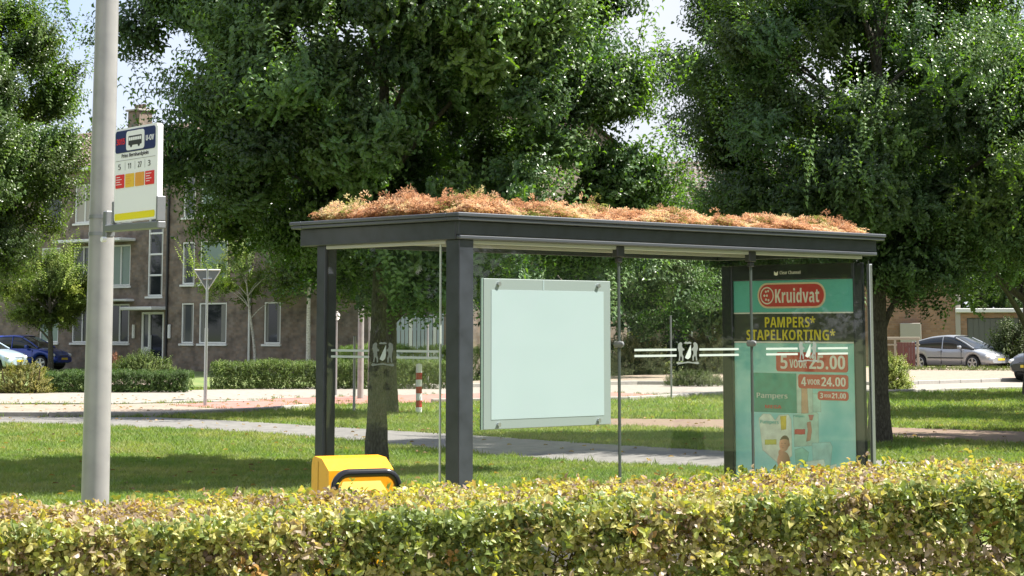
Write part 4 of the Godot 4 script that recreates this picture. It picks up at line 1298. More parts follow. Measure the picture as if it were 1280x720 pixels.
# ------------------------------------------------------------------ lamp post and the stop sign on it
func build_stop_pole() -> void:
	var p := thing("lamp_post", "tall tapered pale metal lamp post carrying the bus stop sign", "lamp post", Vector3(-2.797, 0, -14.0))
	var st := mb()
	var pts := []
	var rad := []
	for i in 17:
		pts.append(Vector3(0, i * 0.5, 0))
		rad.append(0.0945 - i * 0.5 * 0.0043)
	tube(st, pts, rad, 40)
	obj("pole", st, M.pole, p)
	st = mb()
	tube(st, [Vector3(0, 8.0, 0), Vector3(0, 8.2, 0.1), Vector3(0.2, 8.35, 0.5), Vector3(0.4, 8.4, 1.0)], [0.06, 0.055, 0.045, 0.04], 14)
	obj("arm", st, M.pole, p)
	var head := obj("lamp_head", bx(0.3, 0.6, 8.33, 8.45, 0.9, 1.5, 0.04), M.grey_metal, p)
	obj("lamp_glass", bx(0.34, 0.56, 8.3, 8.329, 0.96, 1.44, 0.01), M.lamp_glass, head)

	var turn := deg_to_rad(-49.6)
	var s := thing("bus_stop_sign", "white and navy bus stop sign clamped to the lamp post", "sign", Vector3(-2.64, 2.40, -13.6), turn)
	var W := 0.55
	var H := 0.612
	var roll := Basis(Vector3(0, 0, 1), deg_to_rad(1.0))
	st = mb()
	prism(st, rrect(0, 0, W, H, 0.03), -0.038, -0.001, Transform3D(roll))
	obj("board", st, M.sign_white, s)
	var add := func(nm: String, poly: PackedVector2Array, m: Material, z0: float, z1: float, par: Node3D = s) -> MeshInstance3D:
		var q := mb()
		prism(q, poly, z0, z1, Transform3D(roll))
		return obj(nm, q, m, par)
	add.call("navy_band", rrect(0.012, H - 0.16, W - 0.03, H - 0.014, 0.022), M.navy, 0.0, 0.002)
	var ic = add.call("icon_plate", rrect(0.155, H - 0.15, 0.385, H - 0.024, 0.022), M.sign_white, 0.0022, 0.004)
	# bus pictogram
	add.call("bus_body", rrect(0.185, H - 0.118, 0.355, H - 0.057, 0.008), M.ink, 0.0042, 0.005, ic)
	for k in 6:
		add.call("bus_window", rrect(0.192 + k * 0.027, H - 0.088, 0.192 + k * 0.027 + 0.022, H - 0.067, 0.002, 2), M.sign_white, 0.0052, 0.006, ic)
	for x in [0.22, 0.318]:
		add.call("bus_wheel", disc(x, H - 0.119, 0.014, 14), M.ink, 0.0042, 0.0052, ic)
	for k in 4:
		var x0 := 0.02 + k * 0.126
		add.call("line_label", rrect(x0, 0.222, x0 + 0.112, 0.31, 0.004, 2), [M.sign_red, M.sign_amber, M.sign_orange, M.sign_red][k], 0.0, 0.002)
		letters(["5", "11", "27", "3"][k], M.ink, s, x0 + 0.032, 0.343, [0.03, 0.036, 0.045, 0.03][k], 0.036, 0.001, roll, 400)
		if k: add.call("divider", rrect(x0 - 0.008, 0.335, x0 - 0.006, 0.388, 0.0005, 1), M.grey_metal, 0.0, 0.001)
		for j in 4:
			add.call("small_print", rrect(x0 + 0.012, 0.292 - j * 0.016, x0 + 0.06 + 0.02 * ((j * 7 + k) % 2), 0.296 - j * 0.016, 0.0005, 1), M.sign_white if k in [0, 3] else M.sign_orange, 0.0022, 0.003)
	add.call("rule", rrect(0.015, 0.4, W - 0.03, 0.402, 0.0005, 1), M.grey_metal, 0.0, 0.001)
	add.call("yellow_band", rrect(0.012, 0.012, W - 0.03, 0.056, 0.014), M.sign_yellow, 0.0, 0.002)
	letters("Prins Bernhardplein", M.ink, s, 0.095, 0.412, 0.34, 0.032, 0.001, roll, 400)
	letters("3015", M.sign_red, s, 0.03, H - 0.105, 0.105, 0.04, 0.003, roll, 700)
	letters("U-OV", M.sign_white, s, 0.405, H - 0.105, 0.1, 0.036, 0.003, roll, 700)
	# bracket: channel under the board, uprights and clamps round the pole
	var br := obj("bracket", bx(-0.12, W + 0.012, -0.056, -0.008, -0.06, 0.0, 0.006), M.grey_metal, s)
	obj("upright", bx(W - 0.006, W + 0.012, -0.007, 0.15, -0.056, 0.008, 0.004), M.grey_metal, br)
	obj("upright", bx(-0.022, -0.004, -0.007, 0.14, -0.056, 0.006, 0.004), M.grey_metal, br)
	for y in [0.06, -0.055]:
		var ring := mb()
		tube(ring, [Vector3(0, 2.40 + y - 0.012, 0), Vector3(0, 2.40 + y + 0.012, 0)], [0.0885, 0.0885], 32, false)
		var o := obj("clamp_strap", ring, M.grey_metal, s)
		o.transform = s.transform.affine_inverse() * Transform3D(Basis(), Vector3(-2.797, 0, -14.0))
	obj("clamp_block", bx(-0.165, -0.115, -0.09, 0.085, -0.07, -0.01, 0.006), M.grey_metal, s)
	obj("bolt", rod(Vector3(-0.1, -0.105, 0.0), Vector3(-0.1, -0.105, 0.03), 0.018), M.sign_white, s)

# ------------------------------------------------------------------ yellow bin between hedge and shelter
func build_bin() -> void:
	var b := thing("litter_bin", "yellow box bin with a black tube handle between hedge and shelter", "bin", Vector3(-0.872, 0, -11.2), deg_to_rad(24))
	b.scale = Vector3(0.9, 0.98, 0.95)
	# side outline (z forward, y up) drawn along x
	var prof := PackedVector2Array([Vector2(-0.15, 0.12), Vector2(0.15, 0.12), Vector2(0.15, 0.99), Vector2(0.03, 1.048), Vector2(-0.1, 1.055), Vector2(-0.135, 1.04), Vector2(-0.15, 1.0)])
	var xf := Transform3D(Basis(Vector3(0, 0, 1), Vector3(0, 1, 0), Vector3(-1, 0, 0)), Vector3.ZERO)
	var st := mb()
	prism(st, prof, -0.2, 0.2, xf)
	var body := obj("body", st, M.yellow, b)
	obj("side_seam", bx(-0.2015, -0.2003, 0.2, 1.03, -0.035, -0.029), M.seam, body)
	st = mb()
	var tilt := Transform3D(Basis(Vector3(1, 0, 0), -0.5), Vector3(0, 0.84, 0.2))
	prism(st, PackedVector2Array([Vector2(-0.165, -0.22), Vector2(0.165, -0.22), Vector2(0.165, 0.01), Vector2(0.115, 0.115), Vector2(-0.105, 0.115), Vector2(-0.165, 0.03)]), -0.1, 0.0, tilt)
	obj("hood", st, M.yellow, b)
	st = mb()
	prism(st, PackedVector2Array([Vector2(-0.13, -0.2), Vector2(0.135, -0.2), Vector2(0.13, -0.01), Vector2(0.09, 0.075), Vector2(-0.08, 0.075), Vector2(-0.13, 0.0)]), 0.0004, 0.012, tilt)
	obj("hood_panel", st, M.yellow, b)
	obj("hood_lock", rod(tilt * Vector3(0.0, -0.02, 0.0125), tilt * Vector3(0.0, -0.02, 0.017), 0.011, 14), M.grey_metal, b)
	var pts := [Vector3(-0.195, 0.5, 0.2), Vector3(-0.195, 0.86, 0.23)]
	var cl := Vector3(-0.125, 0.91, 0.235)
	for k in 6:
		var a := PI - PI / 2 * k / 5.0
		pts.append(Vector3(-0.115 + 0.08 * cos(a), 0.9 + 0.08 * sin(a), 0.235))
	for k in 6:
		var a := PI / 2 - PI / 2 * k / 5.0
		pts.append(Vector3(0.115 + 0.08 * cos(a), 0.9 + 0.08 * sin(a), 0.235))
	pts.append(Vector3(0.195, 0.86, 0.23))
	pts.append(Vector3(0.195, 0.5, 0.2))
	var rad := []
	for q in pts: rad.append(0.0235)
	st = mb()
	tube(st, pts, rad, 14)
	obj("handle", st, M.black_gloss, b)
	for x in [-0.195, 0.195]:
		obj("handle_bolt", rod(Vector3(x, 0.84, 0.245), Vector3(x, 0.84, 0.262), 0.012), M.steel, b)
	obj("base", bx(-0.16, 0.16, 0, 0.1195, -0.12, 0.12, 0.01), M.dark, b)

# ------------------------------------------------------------------ street furniture
func post(called: String, label: String, cat: String, at: Vector3, h: float, r: float, m: Material, group := "") -> Node3D:
	var t := thing(called, label, cat, at, 0.0, group)
	var st := mb()
	tube(st, [Vector3(0, -0.05, 0), Vector3(0, h * 0.5, 0), Vector3(0, h, 0)], [r * 1.05, r, r * 0.95], 14)
	obj("pole", st, m, t)
	obj("cap", rod(Vector3(0, h, 0), Vector3(0, h + 0.02, 0), r * 1.1, 14), M.grey_metal, t)
	return t

func build_street_things() -> void:
	# yield sign seen from its back
	var y := thing("yield_sign", "grey back of a triangular yield sign on a thin pole at the road", "road sign", Vector3(-7.02, 0, -47.3), deg_to_rad(6))
	var st := mb()
	tube(st, [Vector3(0, 0, 0), Vector3(0, 1.75, 0)], [0.04, 0.038], 14)
	tube(st, [Vector3(0, 1.75, 0), Vector3(0, 3.08, 0)], [0.028, 0.028], 14)
	obj("pole", st, M.steel, y)
	st = mb()
	prism(st, PackedVector2Array([Vector2(-0.28, 3.07), Vector2(-0.295, 3.045), Vector2(-0.02, 2.6), Vector2(0.02, 2.6), Vector2(0.295, 3.045), Vector2(0.28, 3.07)]), -0.05, -0.035)
	obj("plate", st, M.grey_metal, y)
	st = mb()
	tube(st, [Vector3(-0.29, 3.065, -0.035), Vector3(0.29, 3.065, -0.035)], [0.018, 0.018], 8)
	tube(st, [Vector3(-0.29, 3.05, -0.035), Vector3(0, 2.59, -0.035)], [0.011, 0.011], 8)
	tube(st, [Vector3(0.29, 3.05, -0.035), Vector3(0, 2.59, -0.035)], [0.011, 0.011], 8)
	obj("rim", st, M.white_trim, y)
	obj("clamp", bx(-0.1, 0.1, 2.85, 2.88, -0.034, 0.03, 0.004), M.steel, y)
	# bollard
	var b := thing("striped_bollard", "red and white banded bollard on the paving behind the end glass", "bollard", Vector3(-1.99, 0, -42.9))
	for k in 7:
		obj("band", rod(Vector3(0, k * 0.14, 0), Vector3(0, k * 0.14 + 0.139, 0), 0.063, 20), M.white if k % 2 == 0 else M.red, b)
	st = mb()
	tube(st, [Vector3(0, 0.98, 0), Vector3(0, 1.01, 0), Vector3(0, 1.025, 0)], [0.063, 0.055, 0.02], 20)
	obj("cap", st, M.white, b)
	# posts seen through the end glass
	var lamp := post("garden_lamp", "thin grey post with a white lamp top, leftmost behind the end glass", "lamp", Vector3(-4.75, 0, -55.2), 1.95, 0.028, M.pole)
	st = mb()
	tube(st, [Vector3(0, 1.97, 0), Vector3(0, 2.02, 0), Vector3(0, 2.12, 0), Vector3(0, 2.2, 0)], [0.04, 0.085, 0.09, 0.03], 14)
	obj("lamp_globe", st, M.white, lamp)
	post("fence_post", "short slim grey post between the lamp top and the thick column", "post", Vector3(-3.4, 0, -44.0), 1.56, 0.03, M.pole)
	var col := post("street_light_column", "thick pale lighting column left of the trunk behind the end glass", "lamp post", Vector3(-3.88, 0, -52.2), 6.5, 0.075, M.pole)
	obj("lamp_head", bx(-0.12, 0.12, 6.53, 6.65, -0.1, 0.55, 0.03), M.grey_metal, col)
	post("sign_post", "grey post close beside the left side of the trunk", "post", Vector3(-3.55, 0, -50.5), 2.75, 0.026, M.pole)
	post("sign_post", "pale thin post right of the striped bollard behind the end glass", "post", Vector3(-2.65, 0, -62.6), 1.9, 0.034, M.pole)
	var thin := post("sign_post", "thin dark grey post seen through the middle glass pane", "post", Vector3(3.83, 0, -51.6), 2.05, 0.022, M.grey_metal)
	# slatted fence behind the tall hedge
	var f := thing("slat_fence", "pale blue grey fence of upright slats behind the tall hedge", "fence", Vector3(-4.9, 0, -78.0))
	obj("rail", bx(0, 3.0, 0.5, 0.6, -0.06, -0.02), M.fence, f)
	obj("rail", bx(0, 3.0, 1.7, 1.8, -0.06, -0.02), M.fence, f)
	for k in 20:
		var sl := obj("slat", bx(k * 0.15, k * 0.15 + 0.125, 0.05, 2.2 + 0.04 * ((k * 7) % 5), -0.018, 0.012, 0.004), M.fence if k % 6 else M.white_trim, f)
		sl.position.z = 0.01 * (k % 2)
	# wooden gate and white rail left of the silver car
	var g := thing("wooden_gate", "red brown wooden gate left of the silver car", "gate", Vector3(16.1, 0, -88.2), deg_to_rad(-10))
	for k in 6:
		obj("plank", bx(k * 0.125, k * 0.125 + 0.118, 0.1, 1.2, -0.015, 0.015, 0.005), M.gate, g)
	obj("brace", bx(0.0, 0.75, 0.35, 0.45, -0.04, -0.016), M.tile, g)
	var wl := thing("cream_rail", "low cream rail above the wooden gate beside the trunk", "railing", Vector3(15.2, 0, -89.6), deg_to_rad(-10))
	obj("rail", bx(0, 2.1, 1.3, 1.42, -0.04, 0.04, 0.01), M.rail, wl)
	obj("rail", bx(0, 2.1, 1.06, 1.12, -0.03, 0.03, 0.01), M.rail, wl)
	for x in [0.1, 1.05, 2.0]:
		obj("post", bx(x - 0.05, x + 0.05, 0, 1.2985, -0.03, 0.03, 0.01), M.rail, wl)

# ------------------------------------------------------------------ cars (own axes: nose towards +x, wheels on y = 0)
func loft(rings: Array, close := true) -> SurfaceTool:
	var st := mb()
	var n: int = rings[0].size()
	for i in rings.size() - 1:
		for k in (n if close else n - 1):
			var k2 := (k + 1) % n
			for e in [[i, k], [i, k2], [i + 1, k2], [i, k], [i + 1, k2], [i + 1, k]]:
				st.set_smooth_group(0)
				st.add_vertex(rings[e[0]][e[1]])
	if close:
		for e in [0, rings.size() - 1]:
			var c := Vector3.ZERO
			for q in rings[e]: c += q / n
			for k in n:
				var a: Vector3 = rings[e][k]
				var b: Vector3 = rings[e][(k + 1) % n]
				st.set_smooth_group(1)
				if e == 0:
					st.add_vertex(c); st.add_vertex(b); st.add_vertex(a)
				else:
					st.add_vertex(c); st.add_vertex(a); st.add_vertex(b)
	st.index()
	st.generate_normals()
	return st

func curve(keys: Array, x: float) -> float:
	for i in keys.size() - 1:
		if x <= keys[i + 1][0]:
			var t := clampf((x - keys[i][0]) / (keys[i + 1][0] - keys[i][0]), 0.0, 1.0)
			var y0: float = keys[maxi(i - 1, 0)][1]
			var y1: float = keys[i][1]
			var y2: float = keys[i + 1][1]
			var y3: float = keys[mini(i + 2, keys.size() - 1)][1]
			return lerpf(cubic_interpolate(y1, y2, y0, y3, t), lerpf(y1, y2, t), 0.5)
	return keys[keys.size() - 1][1]

func car(called: String, label: String, at: Vector3, turn: float, paint: Material, o: Dictionary) -> Node3D:
	var t := thing(called, label, "car", at, turn, "cars parked along the street")
	var hl: float = o.len / 2.0
	var hw: float = o.wid / 2.0
	var belt: Array = o.belt
	var roof: Array = o.roof
	var wheels: Array = o.wheels
	var wr: float = o.wr
	# body with wheel openings raised into its lower edge
	var rings := []
	for i in 61:
		var x := lerpf(-hl, hl, i / 60.0)
		var yt := curve(belt, x)
		var e := clampf((hl - absf(x)) / 0.55, 0.0, 1.0)
		var w := hw * (0.74 + 0.26 * sqrt(e * (2.0 - e)))
		var yb := 0.2 + 0.12 * (1.0 - e)
		for wx in wheels:
			var dx: float = absf(x - wx)
			var ar := wr + 0.06
			if dx < ar: yb = maxf(yb, wr + sqrt(ar * ar - dx * dx) - 0.02)
		yb = minf(yb, yt - 0.12)
		var ring := []
		var side := [Vector2(0.8, yb), Vector2(0.96, yb + 0.03), Vector2(1.0, lerpf(yb, yt, 0.42)), Vector2(0.985, lerpf(yb, yt, 0.72)), Vector2(0.95, yt - 0.05), Vector2(0.88, yt - 0.005), Vector2(0.5, yt + 0.025)]
		for q in side: ring.append(Vector3(x, q.y, q.x * w))
		side.reverse()
		for q in side: ring.append(Vector3(x, q.y, -q.x * w))
		rings.append(ring)
	obj("body", loft(rings), paint, t)
	# cabin glass and roof skin
	var x0: float = roof[0][0]
	var x1: float = roof[roof.size() - 1][0]
	rings = []
	var rings2 := []
	for i in 33:
		var x := lerpf(x0, x1, i / 32.0)
		var yr := curve(roof, x)
		var yb2 := curve(belt, x) - 0.06
		yr = maxf(yr, yb2 + 0.03)
		var k := clampf((yr - yb2) / 0.5, 0.0, 1.0)
		var wb := hw * 0.93
		var wt := lerpf(wb, hw * 0.70, k)
		rings.append([Vector3(x, yb2, wb), Vector3(x, lerpf(yb2, yr, 0.55), lerpf(wb, wt, 0.5)), Vector3(x, yr - 0.05 * k, wt), Vector3(x, yr, wt * 0.8), Vector3(x, yr, -wt * 0.8), Vector3(x, yr - 0.05 * k, -wt), Vector3(x, lerpf(yb2, yr, 0.55), -lerpf(wb, wt, 0.5)), Vector3(x, yb2, -wb)])
		if x > o.skin[0] and x < o.skin[1]:
			rings2.append([Vector3(x, yr - 0.06 * k, wt + 0.012), Vector3(x, yr - 0.01, wt * 0.97), Vector3(x, yr + 0.014, wt * 0.75), Vector3(x, yr + 0.02, 0), Vector3(x, yr + 0.014, -wt * 0.75), Vector3(x, yr - 0.01, -wt * 0.97), Vector3(x, yr - 0.06 * k, -wt - 0.012)])
	var cab := obj("windows", loft(rings), M.pane, t)
	obj("roof", loft(rings2, false), paint, t)
	# pillars
	for sg in [-1.0, 1.0]:
		var st := mb()
		var line := func(xa: float, xb: float, fa: float, fb: float, r: float):
			var pts := []
			for k in 6:
				var x := lerpf(xa, xb, k / 5.0)
				var f := lerpf(fa, fb, k / 5.0)
				var yb2 := curve(belt, x) - 0.06
				var yr := maxf(curve(roof, x), yb2 + 0.03)
				var kk := clampf((yr - yb2) / 0.5, 0.0, 1.0)
				var wb := hw * 0.93
				var wt := lerpf(wb, hw * 0.70, kk)
				var pz := lerpf(wb, lerpf(wb, wt, 0.5), f / 0.55) if f < 0.55 else lerpf(lerpf(wb, wt, 0.5), wt, (f - 0.55) / 0.45)
				pts.append(Vector3(x, lerpf(yb2, yr - 0.05 * kk, f), sg * pz))
			tube(st, pts, [r, r, r, r, r, r], 6)
		line.call(x1 - 0.02, o.skin[1], 1.0, 1.0, 0.035)
		line.call(o.bp, o.bp - 0.05, 0.0, 1.0, 0.03)
		line.call(o.skin[0], x0 + 0.05, 1.0, 1.0, 0.05)
		line.call(x0 + 0.45, x0 + 0.25, 0.0, 1.0, 0.05)
		obj("pillar", st, paint, t)
		# mirror, handles, moulding
		obj("mirror", bx(o.mx - 0.09, o.mx + 0.07, curve(belt, o.mx) - 0.02, curve(belt, o.mx) + 0.12, sg * (hw * 0.95), sg * (hw + 0.13), 0.035), paint, t)
		obj("door_moulding", bx(wheels[0] + wr + 0.12, wheels[1] - wr - 0.12, 0.5, 0.555, sg * (hw - 0.008), sg * (hw + 0.012), 0.006), M.dark, t)
		for x in [o.bp - 0.12, o.bp - 1.02]:
			obj("door_handle", bx(x - 0.09, x + 0.09, 0.79, 0.82, sg * (hw * 0.975), sg * (hw * 0.975 + 0.035), 0.01), paint, t)
		for x in [o.bp - 0.02, o.bp + 1.0]:
			obj("door_gap", bx(x - 0.006, x + 0.006, 0.28, curve(belt, x) - 0.08, sg * (hw * 0.97), sg * (hw + 0.001)), M.dark, t)
		# lamps
		var hy: float = curve(belt, hl - 0.35) - 0.13
		st = mb()
		box(st, Vector3(hl - 0.27, hy, sg * hw * 0.80), Vector3(0.42, 0.13, 0.2), 0.045, Basis(Vector3.UP, -sg * 0.5) * Basis(Vector3(0, 0, 1), -0.25))
		obj("headlight", st, M.lamp_glass, t)
		st = mb()
		box(st, Vector3(-hl + 0.16, 0.85, sg * hw * 0.80), Vector3(0.16, 0.26, 0.2), 0.04, Basis(Vector3.UP, sg * 0.4))
		obj("tail_light", st, M.red, t)
		st = mb()
		box(st, Vector3(hl - 0.16, 0.36, sg * hw * 0.74), Vector3(0.16, 0.14, 0.16), 0.04, Basis(Vector3.UP, -sg * 0.5))
		obj("fog_lamp_recess", st, M.dark, t)
		for wx in wheels:
			st = mb()
			var zc: float = sg * (hw - 0.11)
			tube(st, [Vector3(wx, wr, zc - 0.1), Vector3(wx, wr, zc - 0.09), Vector3(wx, wr, zc + 0.09), Vector3(wx, wr, zc + 0.1)], [wr * 0.9, wr, wr, wr * 0.9], 28)
			var tyre := obj("wheel", st, M.rubber, t)
			st = mb()
			var face_z: float = zc + sg * 0.101
			tube(st, [Vector3(wx, wr, face_z - sg * 0.02), Vector3(wx, wr, face_z)], [wr * 0.7, wr * 0.7], 24)
			obj("hub_dark", st, M.dark, tyre)
			st = mb()
			for k in 5:
				var a := TAU * k / 5 + 0.3
				box(st, Vector3(wx + cos(a) * wr * 0.36, wr + sin(a) * wr * 0.36, face_z + sg * 0.008), Vector3(wr * 0.66, 0.075, 0.014), 0.004, Basis(Vector3(0, 0, 1), a))
			var rr := []
			var ra := []
			for k in 25:
				rr.append(Vector3(wx + cos(TAU * k / 24) * wr * 0.68, wr + sin(TAU * k / 24) * wr * 0.68, face_z + sg * 0.006))
				ra.append(0.014)
			tube(st, rr, ra, 6, false)
			obj("rim", st, M.rim, tyre)
	obj("grille", bx(hl - 0.1, hl - 0.02, 0.52, 0.62, -hw * 0.42, hw * 0.42, 0.02), M.dark, t)
	obj("lower_grille", bx(hl - 0.12, hl - 0.005, 0.3, 0.42, -hw * 0.5, hw * 0.5, 0.02), M.dark, t)
	obj("number_plate", bx(hl - 0.005, hl + 0.012, 0.43, 0.52, -0.26, 0.26, 0.004), M.plate, t)
	obj("underbody", bx(-hl + 0.25, hl - 0.25, 0.16, 0.5, -hw + 0.24, hw - 0.24, 0.05), M.dark, t)
	return t

func paint_mat(c: Color, metal := 0.3) -> StandardMaterial3D:
	var m := mat(c, 0.35, metal)
	m.clearcoat_enabled = true
	m.clearcoat = 0.8
	m.clearcoat_roughness = 0.06
	return m

func build_cars() -> void:
	var liftback := {"len": 4.46, "wid": 1.75, "belt": [[-2.23, 0.85], [-2.05, 1.0], [-1.4, 1.0], [0.0, 0.93], [0.9, 0.93], [1.45, 0.88], [2.0, 0.72], [2.23, 0.55]], "roof": [[-2.1, 1.02], [-1.7, 1.22], [-0.9, 1.42], [-0.1, 1.49], [0.35, 1.44], [0.9, 1.2], [1.4, 0.93]], "wheels": [-1.35, 1.35], "wr": 0.315, "skin": [-1.75, 0.4], "bp": -0.2, "mx": 0.75}
	car("liftback_car", "silver liftback car parked in front of the orange brick house", Vector3(19.1, 0.0, -90.5), deg_to_rad(-46), paint_mat(lin(0.34, 0.355, 0.38), 0.35), liftback)
	var hatch := {"len": 3.9, "wid": 1.7, "belt": [[-1.95, 0.8], [-1.8, 0.98], [-1.0, 0.98], [0.0, 0.94], [0.8, 0.94], [1.25, 0.9], [1.7, 0.76], [1.95, 0.55]], "roof": [[-1.9, 1.0], [-1.65, 1.25], [-1.0, 1.44], [-0.1, 1.48], [0.25, 1.42], [0.7, 1.2], [1.1, 0.95]], "wheels": [-1.2, 1.25], "wr": 0.3, "skin": [-1.7, 0.3], "bp": -0.15, "mx": 0.62}
	car("hatchback_car", "dark blue car at the left edge, its nose near the small tree", Vector3(-21.2, 0.02, -90.0), deg_to_rad(-16), paint_mat(lin(0.01, 0.04, 0.3)), hatch)
	car("hatchback_car", "pale blue car in front of the dark blue one at the left edge", Vector3(-21.6, 0.02, -83.5), deg_to_rad(-14), paint_mat(lin(0.42, 0.52, 0.62)), hatch)
	car("hatchback_car", "black car at the right edge beside the tree trunk", Vector3(18.3, 0.05, -70.0), deg_to_rad(-140), paint_mat(lin(0.012, 0.013, 0.016)), hatch)

# ------------------------------------------------------------------ grass blades
func build_grass() -> void:
	rng.seed = 909
	noise.seed = 909
	noise.frequency = 0.35
	var st := mb()
	for k in 7:
		var a := rng.randf() * TAU
		var o := Vector3(cos(a), 0, sin(a)) * rng.randf() * 0.05
		var d := rng.randf() * TAU
		var side := Vector3(cos(d), 0, sin(d)) * 0.006
		var tip := o + Vector3(rng.randf_range(-0.035, 0.035), rng.randf_range(0.035, 0.07), rng.randf_range(-0.035, 0.035))
		var n := side.cross(tip - o).normalized()
		var v := rng.randf_range(0.8, 1.25)
		for q in [o - side, tip, o + side]:
			st.set_normal(n)
			st.set_color(Color(v, v, v))
			st.add_vertex(q)
	var tuft := st.commit()
	var polys := []
	for p in [path_poly, dirt_poly, road_poly, pave_poly, red_poly]: polys.append(PackedVector2Array(p))
	var xf := []
	var col := []
	for band in [[17.0, 29.0, 30000, 1.0], [29.0, 43.0, 30000, 1.35], [40.0, 62.0, 16000, 1.9]]:
		for i in band[2]:
			var d := sqrt(lerpf(band[0] * band[0], band[1] * band[1], rng.randf()))
			var x := d * rng.randf_range(-0.265, 0.262)
			var p := Vector2(x, -d)
			var bad := false
			for g in polys:
				if Geometry2D.is_point_in_polygon(p, g):
					bad = true
					break
			if bad: continue
			var s: float = band[3] * rng.randf_range(0.7, 1.25)
			xf.append(Transform3D(Basis(Vector3.UP, rng.randf() * TAU).scaled_local(Vector3(s * 1.3, s * 0.8, s * 1.3)), Vector3(x, 0, -d)))
			var k := noise.get_noise_2d(x, d) + rng.randf_range(-0.3, 0.3)
			var c := Color(0.18, 0.265, 0.075).lerp(Color(0.32, 0.34, 0.14), clampf(0.4 + k + 0.7 * noise.get_noise_2d(x * 4.0, d * 3.0), 0.0, 1.3))
			var v := rng.randf_range(0.8, 1.2)
			col.append(Color(c.r * v, c.g * v, c.b * v))
	# longer tufts creeping over the edges of the paths and kerbs
	for pg in polys:
		for i in pg.size():
			var a: Vector2 = pg[i]
			var e: Vector2 = pg[(i + 1) % pg.size()]
			var n := int(a.distance_to(e) * 9.0)
			for k in n:
				var q := a.lerp(e, rng.randf()) + Vector2(rng.randfn(0.0, 0.07), rng.randfn(0.0, 0.07))
				if absf(q.x) > -q.y * 0.27 or q.y < -63.0: continue
				if noise.get_noise_2d(q.x * 6.0, q.y * 6.0) < -0.1: continue
				var s := rng.randf_range(0.9, 1.7)
				xf.append(Transform3D(Basis(Vector3.UP, rng.randf() * TAU).scaled_local(Vector3(s * 1.2, s, s * 1.2)), Vector3(q.x, 0, q.y)))
				var v := rng.randf_range(0.7, 1.2)
				col.append(Color(0.2 * v, 0.25 * v, 0.08 * v))
	var g := many("grass_blades", tuft, M.blade, xf, col)
	var lf := mb()
	add_leaf(lf, Vector3.ZERO, Vector3(1, 0.15, 0), Vector3.UP, 0.09, 0.05, 0.05, Color.WHITE, 0.3, true)
	xf = []
	col = []
	for i in 900:
		var d := sqrt(lerpf(18.0 * 18.0, 55.0 * 55.0, rng.randf()))
		var x := d * rng.randf_range(-0.265, 0.262)
		xf.append(Transform3D(Basis(Vector3.UP, rng.randf() * TAU) * Basis(Vector3(1, 0, 0), rng.randf_range(-0.4, 0.4)), Vector3(x, 0.03, -d)))
		var v := rng.randf_range(0.5, 1.3)
		col.append(Color(0.3 * v, 0.19 * v, 0.08 * v))
	tag(many("fallen_leaves", lf.commit(), M.blade, xf, col), "brown fallen leaves scattered over grass and paths", "leaves")
	tag(g, "short mown grass of the green behind the shelter", "grass")

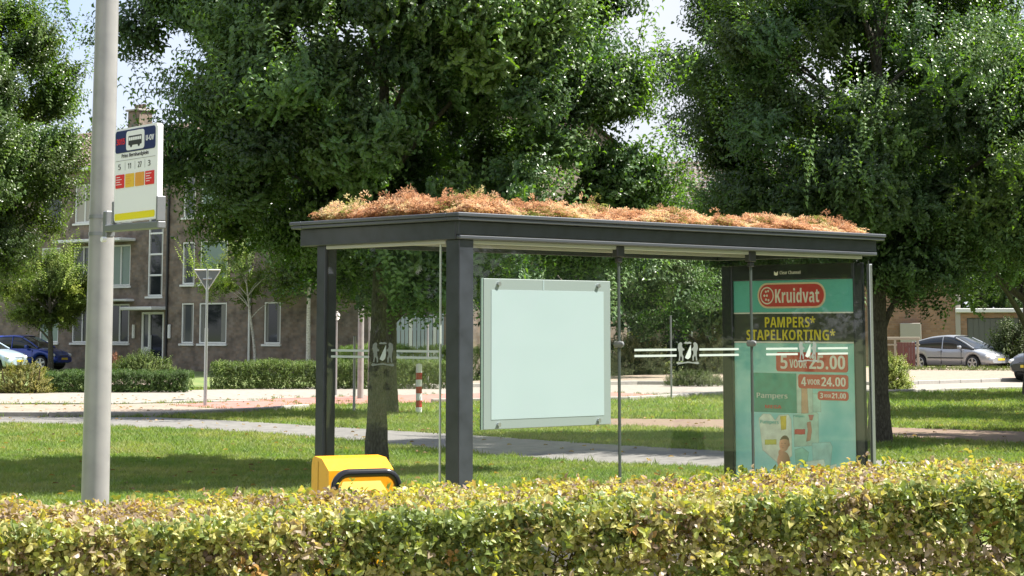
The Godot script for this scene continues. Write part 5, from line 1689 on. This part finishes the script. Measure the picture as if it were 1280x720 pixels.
# ------------------------------------------------------------------ hedge in front
func build_hedge() -> void:
	rng.seed = 515
	noise.seed = 515
	noise.frequency = 1.0
	var h := thing("clipped_hedge", "clipped hedge of yellow green and brown leaves running across the foreground", "hedge", Vector3(0.2, 0, -8.72), deg_to_rad(17))
	var leaves := []
	for k in 3:
		var st := mb()
		for j in 3:
			var a := TAU * j / 3 + k * 0.7
			var v := rng.randf_range(0.85, 1.15)
			add_leaf(st, Vector3(0, 0.012 * j, 0), Vector3(cos(a), rng.randf_range(0.2, 0.9), sin(a)), Vector3.UP, rng.randf_range(0.026, 0.042), rng.randf_range(0.017, 0.026), rng.randf_range(-0.1, 0.3), Color(v, v, v), rng.randf_range(0.05, 0.4), true)
		leaves.append(st.commit())
	var xf := [[], [], []]
	var col := [[], [], []]
	var half := 0.66
	for i in 125000:
		var x := rng.randf_range(-6.0, 6.0)
		if absf(x) > 3.6 and rng.randf() < 0.7: continue
		var hgt := 1.005 + 0.03 * maxf(x, 0.0) + 0.004 * minf(x, 0.0) + 0.05 * noise.get_noise_2d(x * 0.9, 1.0) + 0.03 * noise.get_noise_2d(x * 4.0, 7.0)
		var p: Vector3
		var out: Vector3
		var top := false
		var a := rng.randf()
		if a < 0.5:
			top = true
			var z := rng.randf_range(-half, half)
			p = Vector3(x, hgt + 0.05 * noise.get_noise_2d(x * 5.0, z * 5.0) - absf(rng.randfn(0.0, 0.07)) - pow(absf(z) / half, 6.0) * 0.06, z)
			out = Vector3(0, 1, 0.1)
		else:
			var y := hgt - pow(rng.randf(), 1.6) * hgt
			var sg := 1.0 if rng.randf() < 0.82 else -1.0
			p = Vector3(x, y, sg * (half + 0.07 * noise.get_noise_3d(x * 4.0, y * 4.0, sg) - absf(rng.randfn(0.0, 0.1))))
			out = Vector3(0, 0.5, sg)
			if y < hgt - 0.12 and noise.get_noise_3d(x * 3.2, y * 5.0, sg * 30.0) < -0.3: continue
		if rng.randf() < 0.025: p.y += rng.randf() * 0.06
		var b := basis_y(out + rand_dir() * 0.8, rng.randf() * TAU)
		var s := rng.randf_range(0.55, 1.15) * (0.86 if top else 1.0)
		var w := i % 3
		xf[w].append(Transform3D(b.scaled_local(Vector3(s, s, s)), p))
		var k := noise.get_noise_3d(p.x * 1.6, p.y * 3.0, p.z * 1.6 + 20.0) + rng.randf_range(-0.5, 0.5)
		var dry := k + (0.3 if top else -0.22)
		var c: Color
		if dry > 0.55: c = Color(0.27, 0.19, 0.15)
		elif dry > 0.32: c = Color(0.42, 0.33, 0.24)
		elif dry > -0.1: c = Color(0.45, 0.42, 0.16)
		elif dry > -0.4: c = Color(0.32, 0.36, 0.10)
		else: c = Color(0.15, 0.21, 0.055)
		if noise.get_noise_3d(p.x * 2.6 + 70.0, p.y * 4.0, p.z * 2.6) > 0.42 and rng.randf() < 0.4: c = Color(0.42, 0.24, 0.08)
		c = c.lerp(Color(0.36, 0.34, 0.2), 0.1)
		var v := rng.randf_range(0.75, 1.45)
		col[w].append(Color(c.r * v, c.g * v, c.b * v))
	for w in 3: many("foliage", leaves[w], M.leaf_hedge, xf[w], col[w], h)
	var st := mb()
	for i in 420:
		var x := rng.randf_range(-5.5, 5.5)
		var z := rng.randf_range(-0.35, 0.35)
		var top := Vector3(x + rng.randf_range(-0.2, 0.2), rng.randf_range(0.75, 0.93), z * 1.5)
		tube(st, [Vector3(x, -0.03, z * 0.5), Vector3(x, 0.4, z).lerp(top, 0.2), top], [0.013, 0.009, 0.003], 5, false)
		for k in 5:
			var q := Vector3(x, 0.4, z).lerp(top, rng.randf())
			tube(st, [q, q + Vector3(rng.randf_range(-0.16, 0.16), rng.randf_range(0.02, 0.1), rng.randf_range(-0.25, 0.3))], [0.004, 0.0015], 4, false)
	obj("twigs", st, M.twig, h)
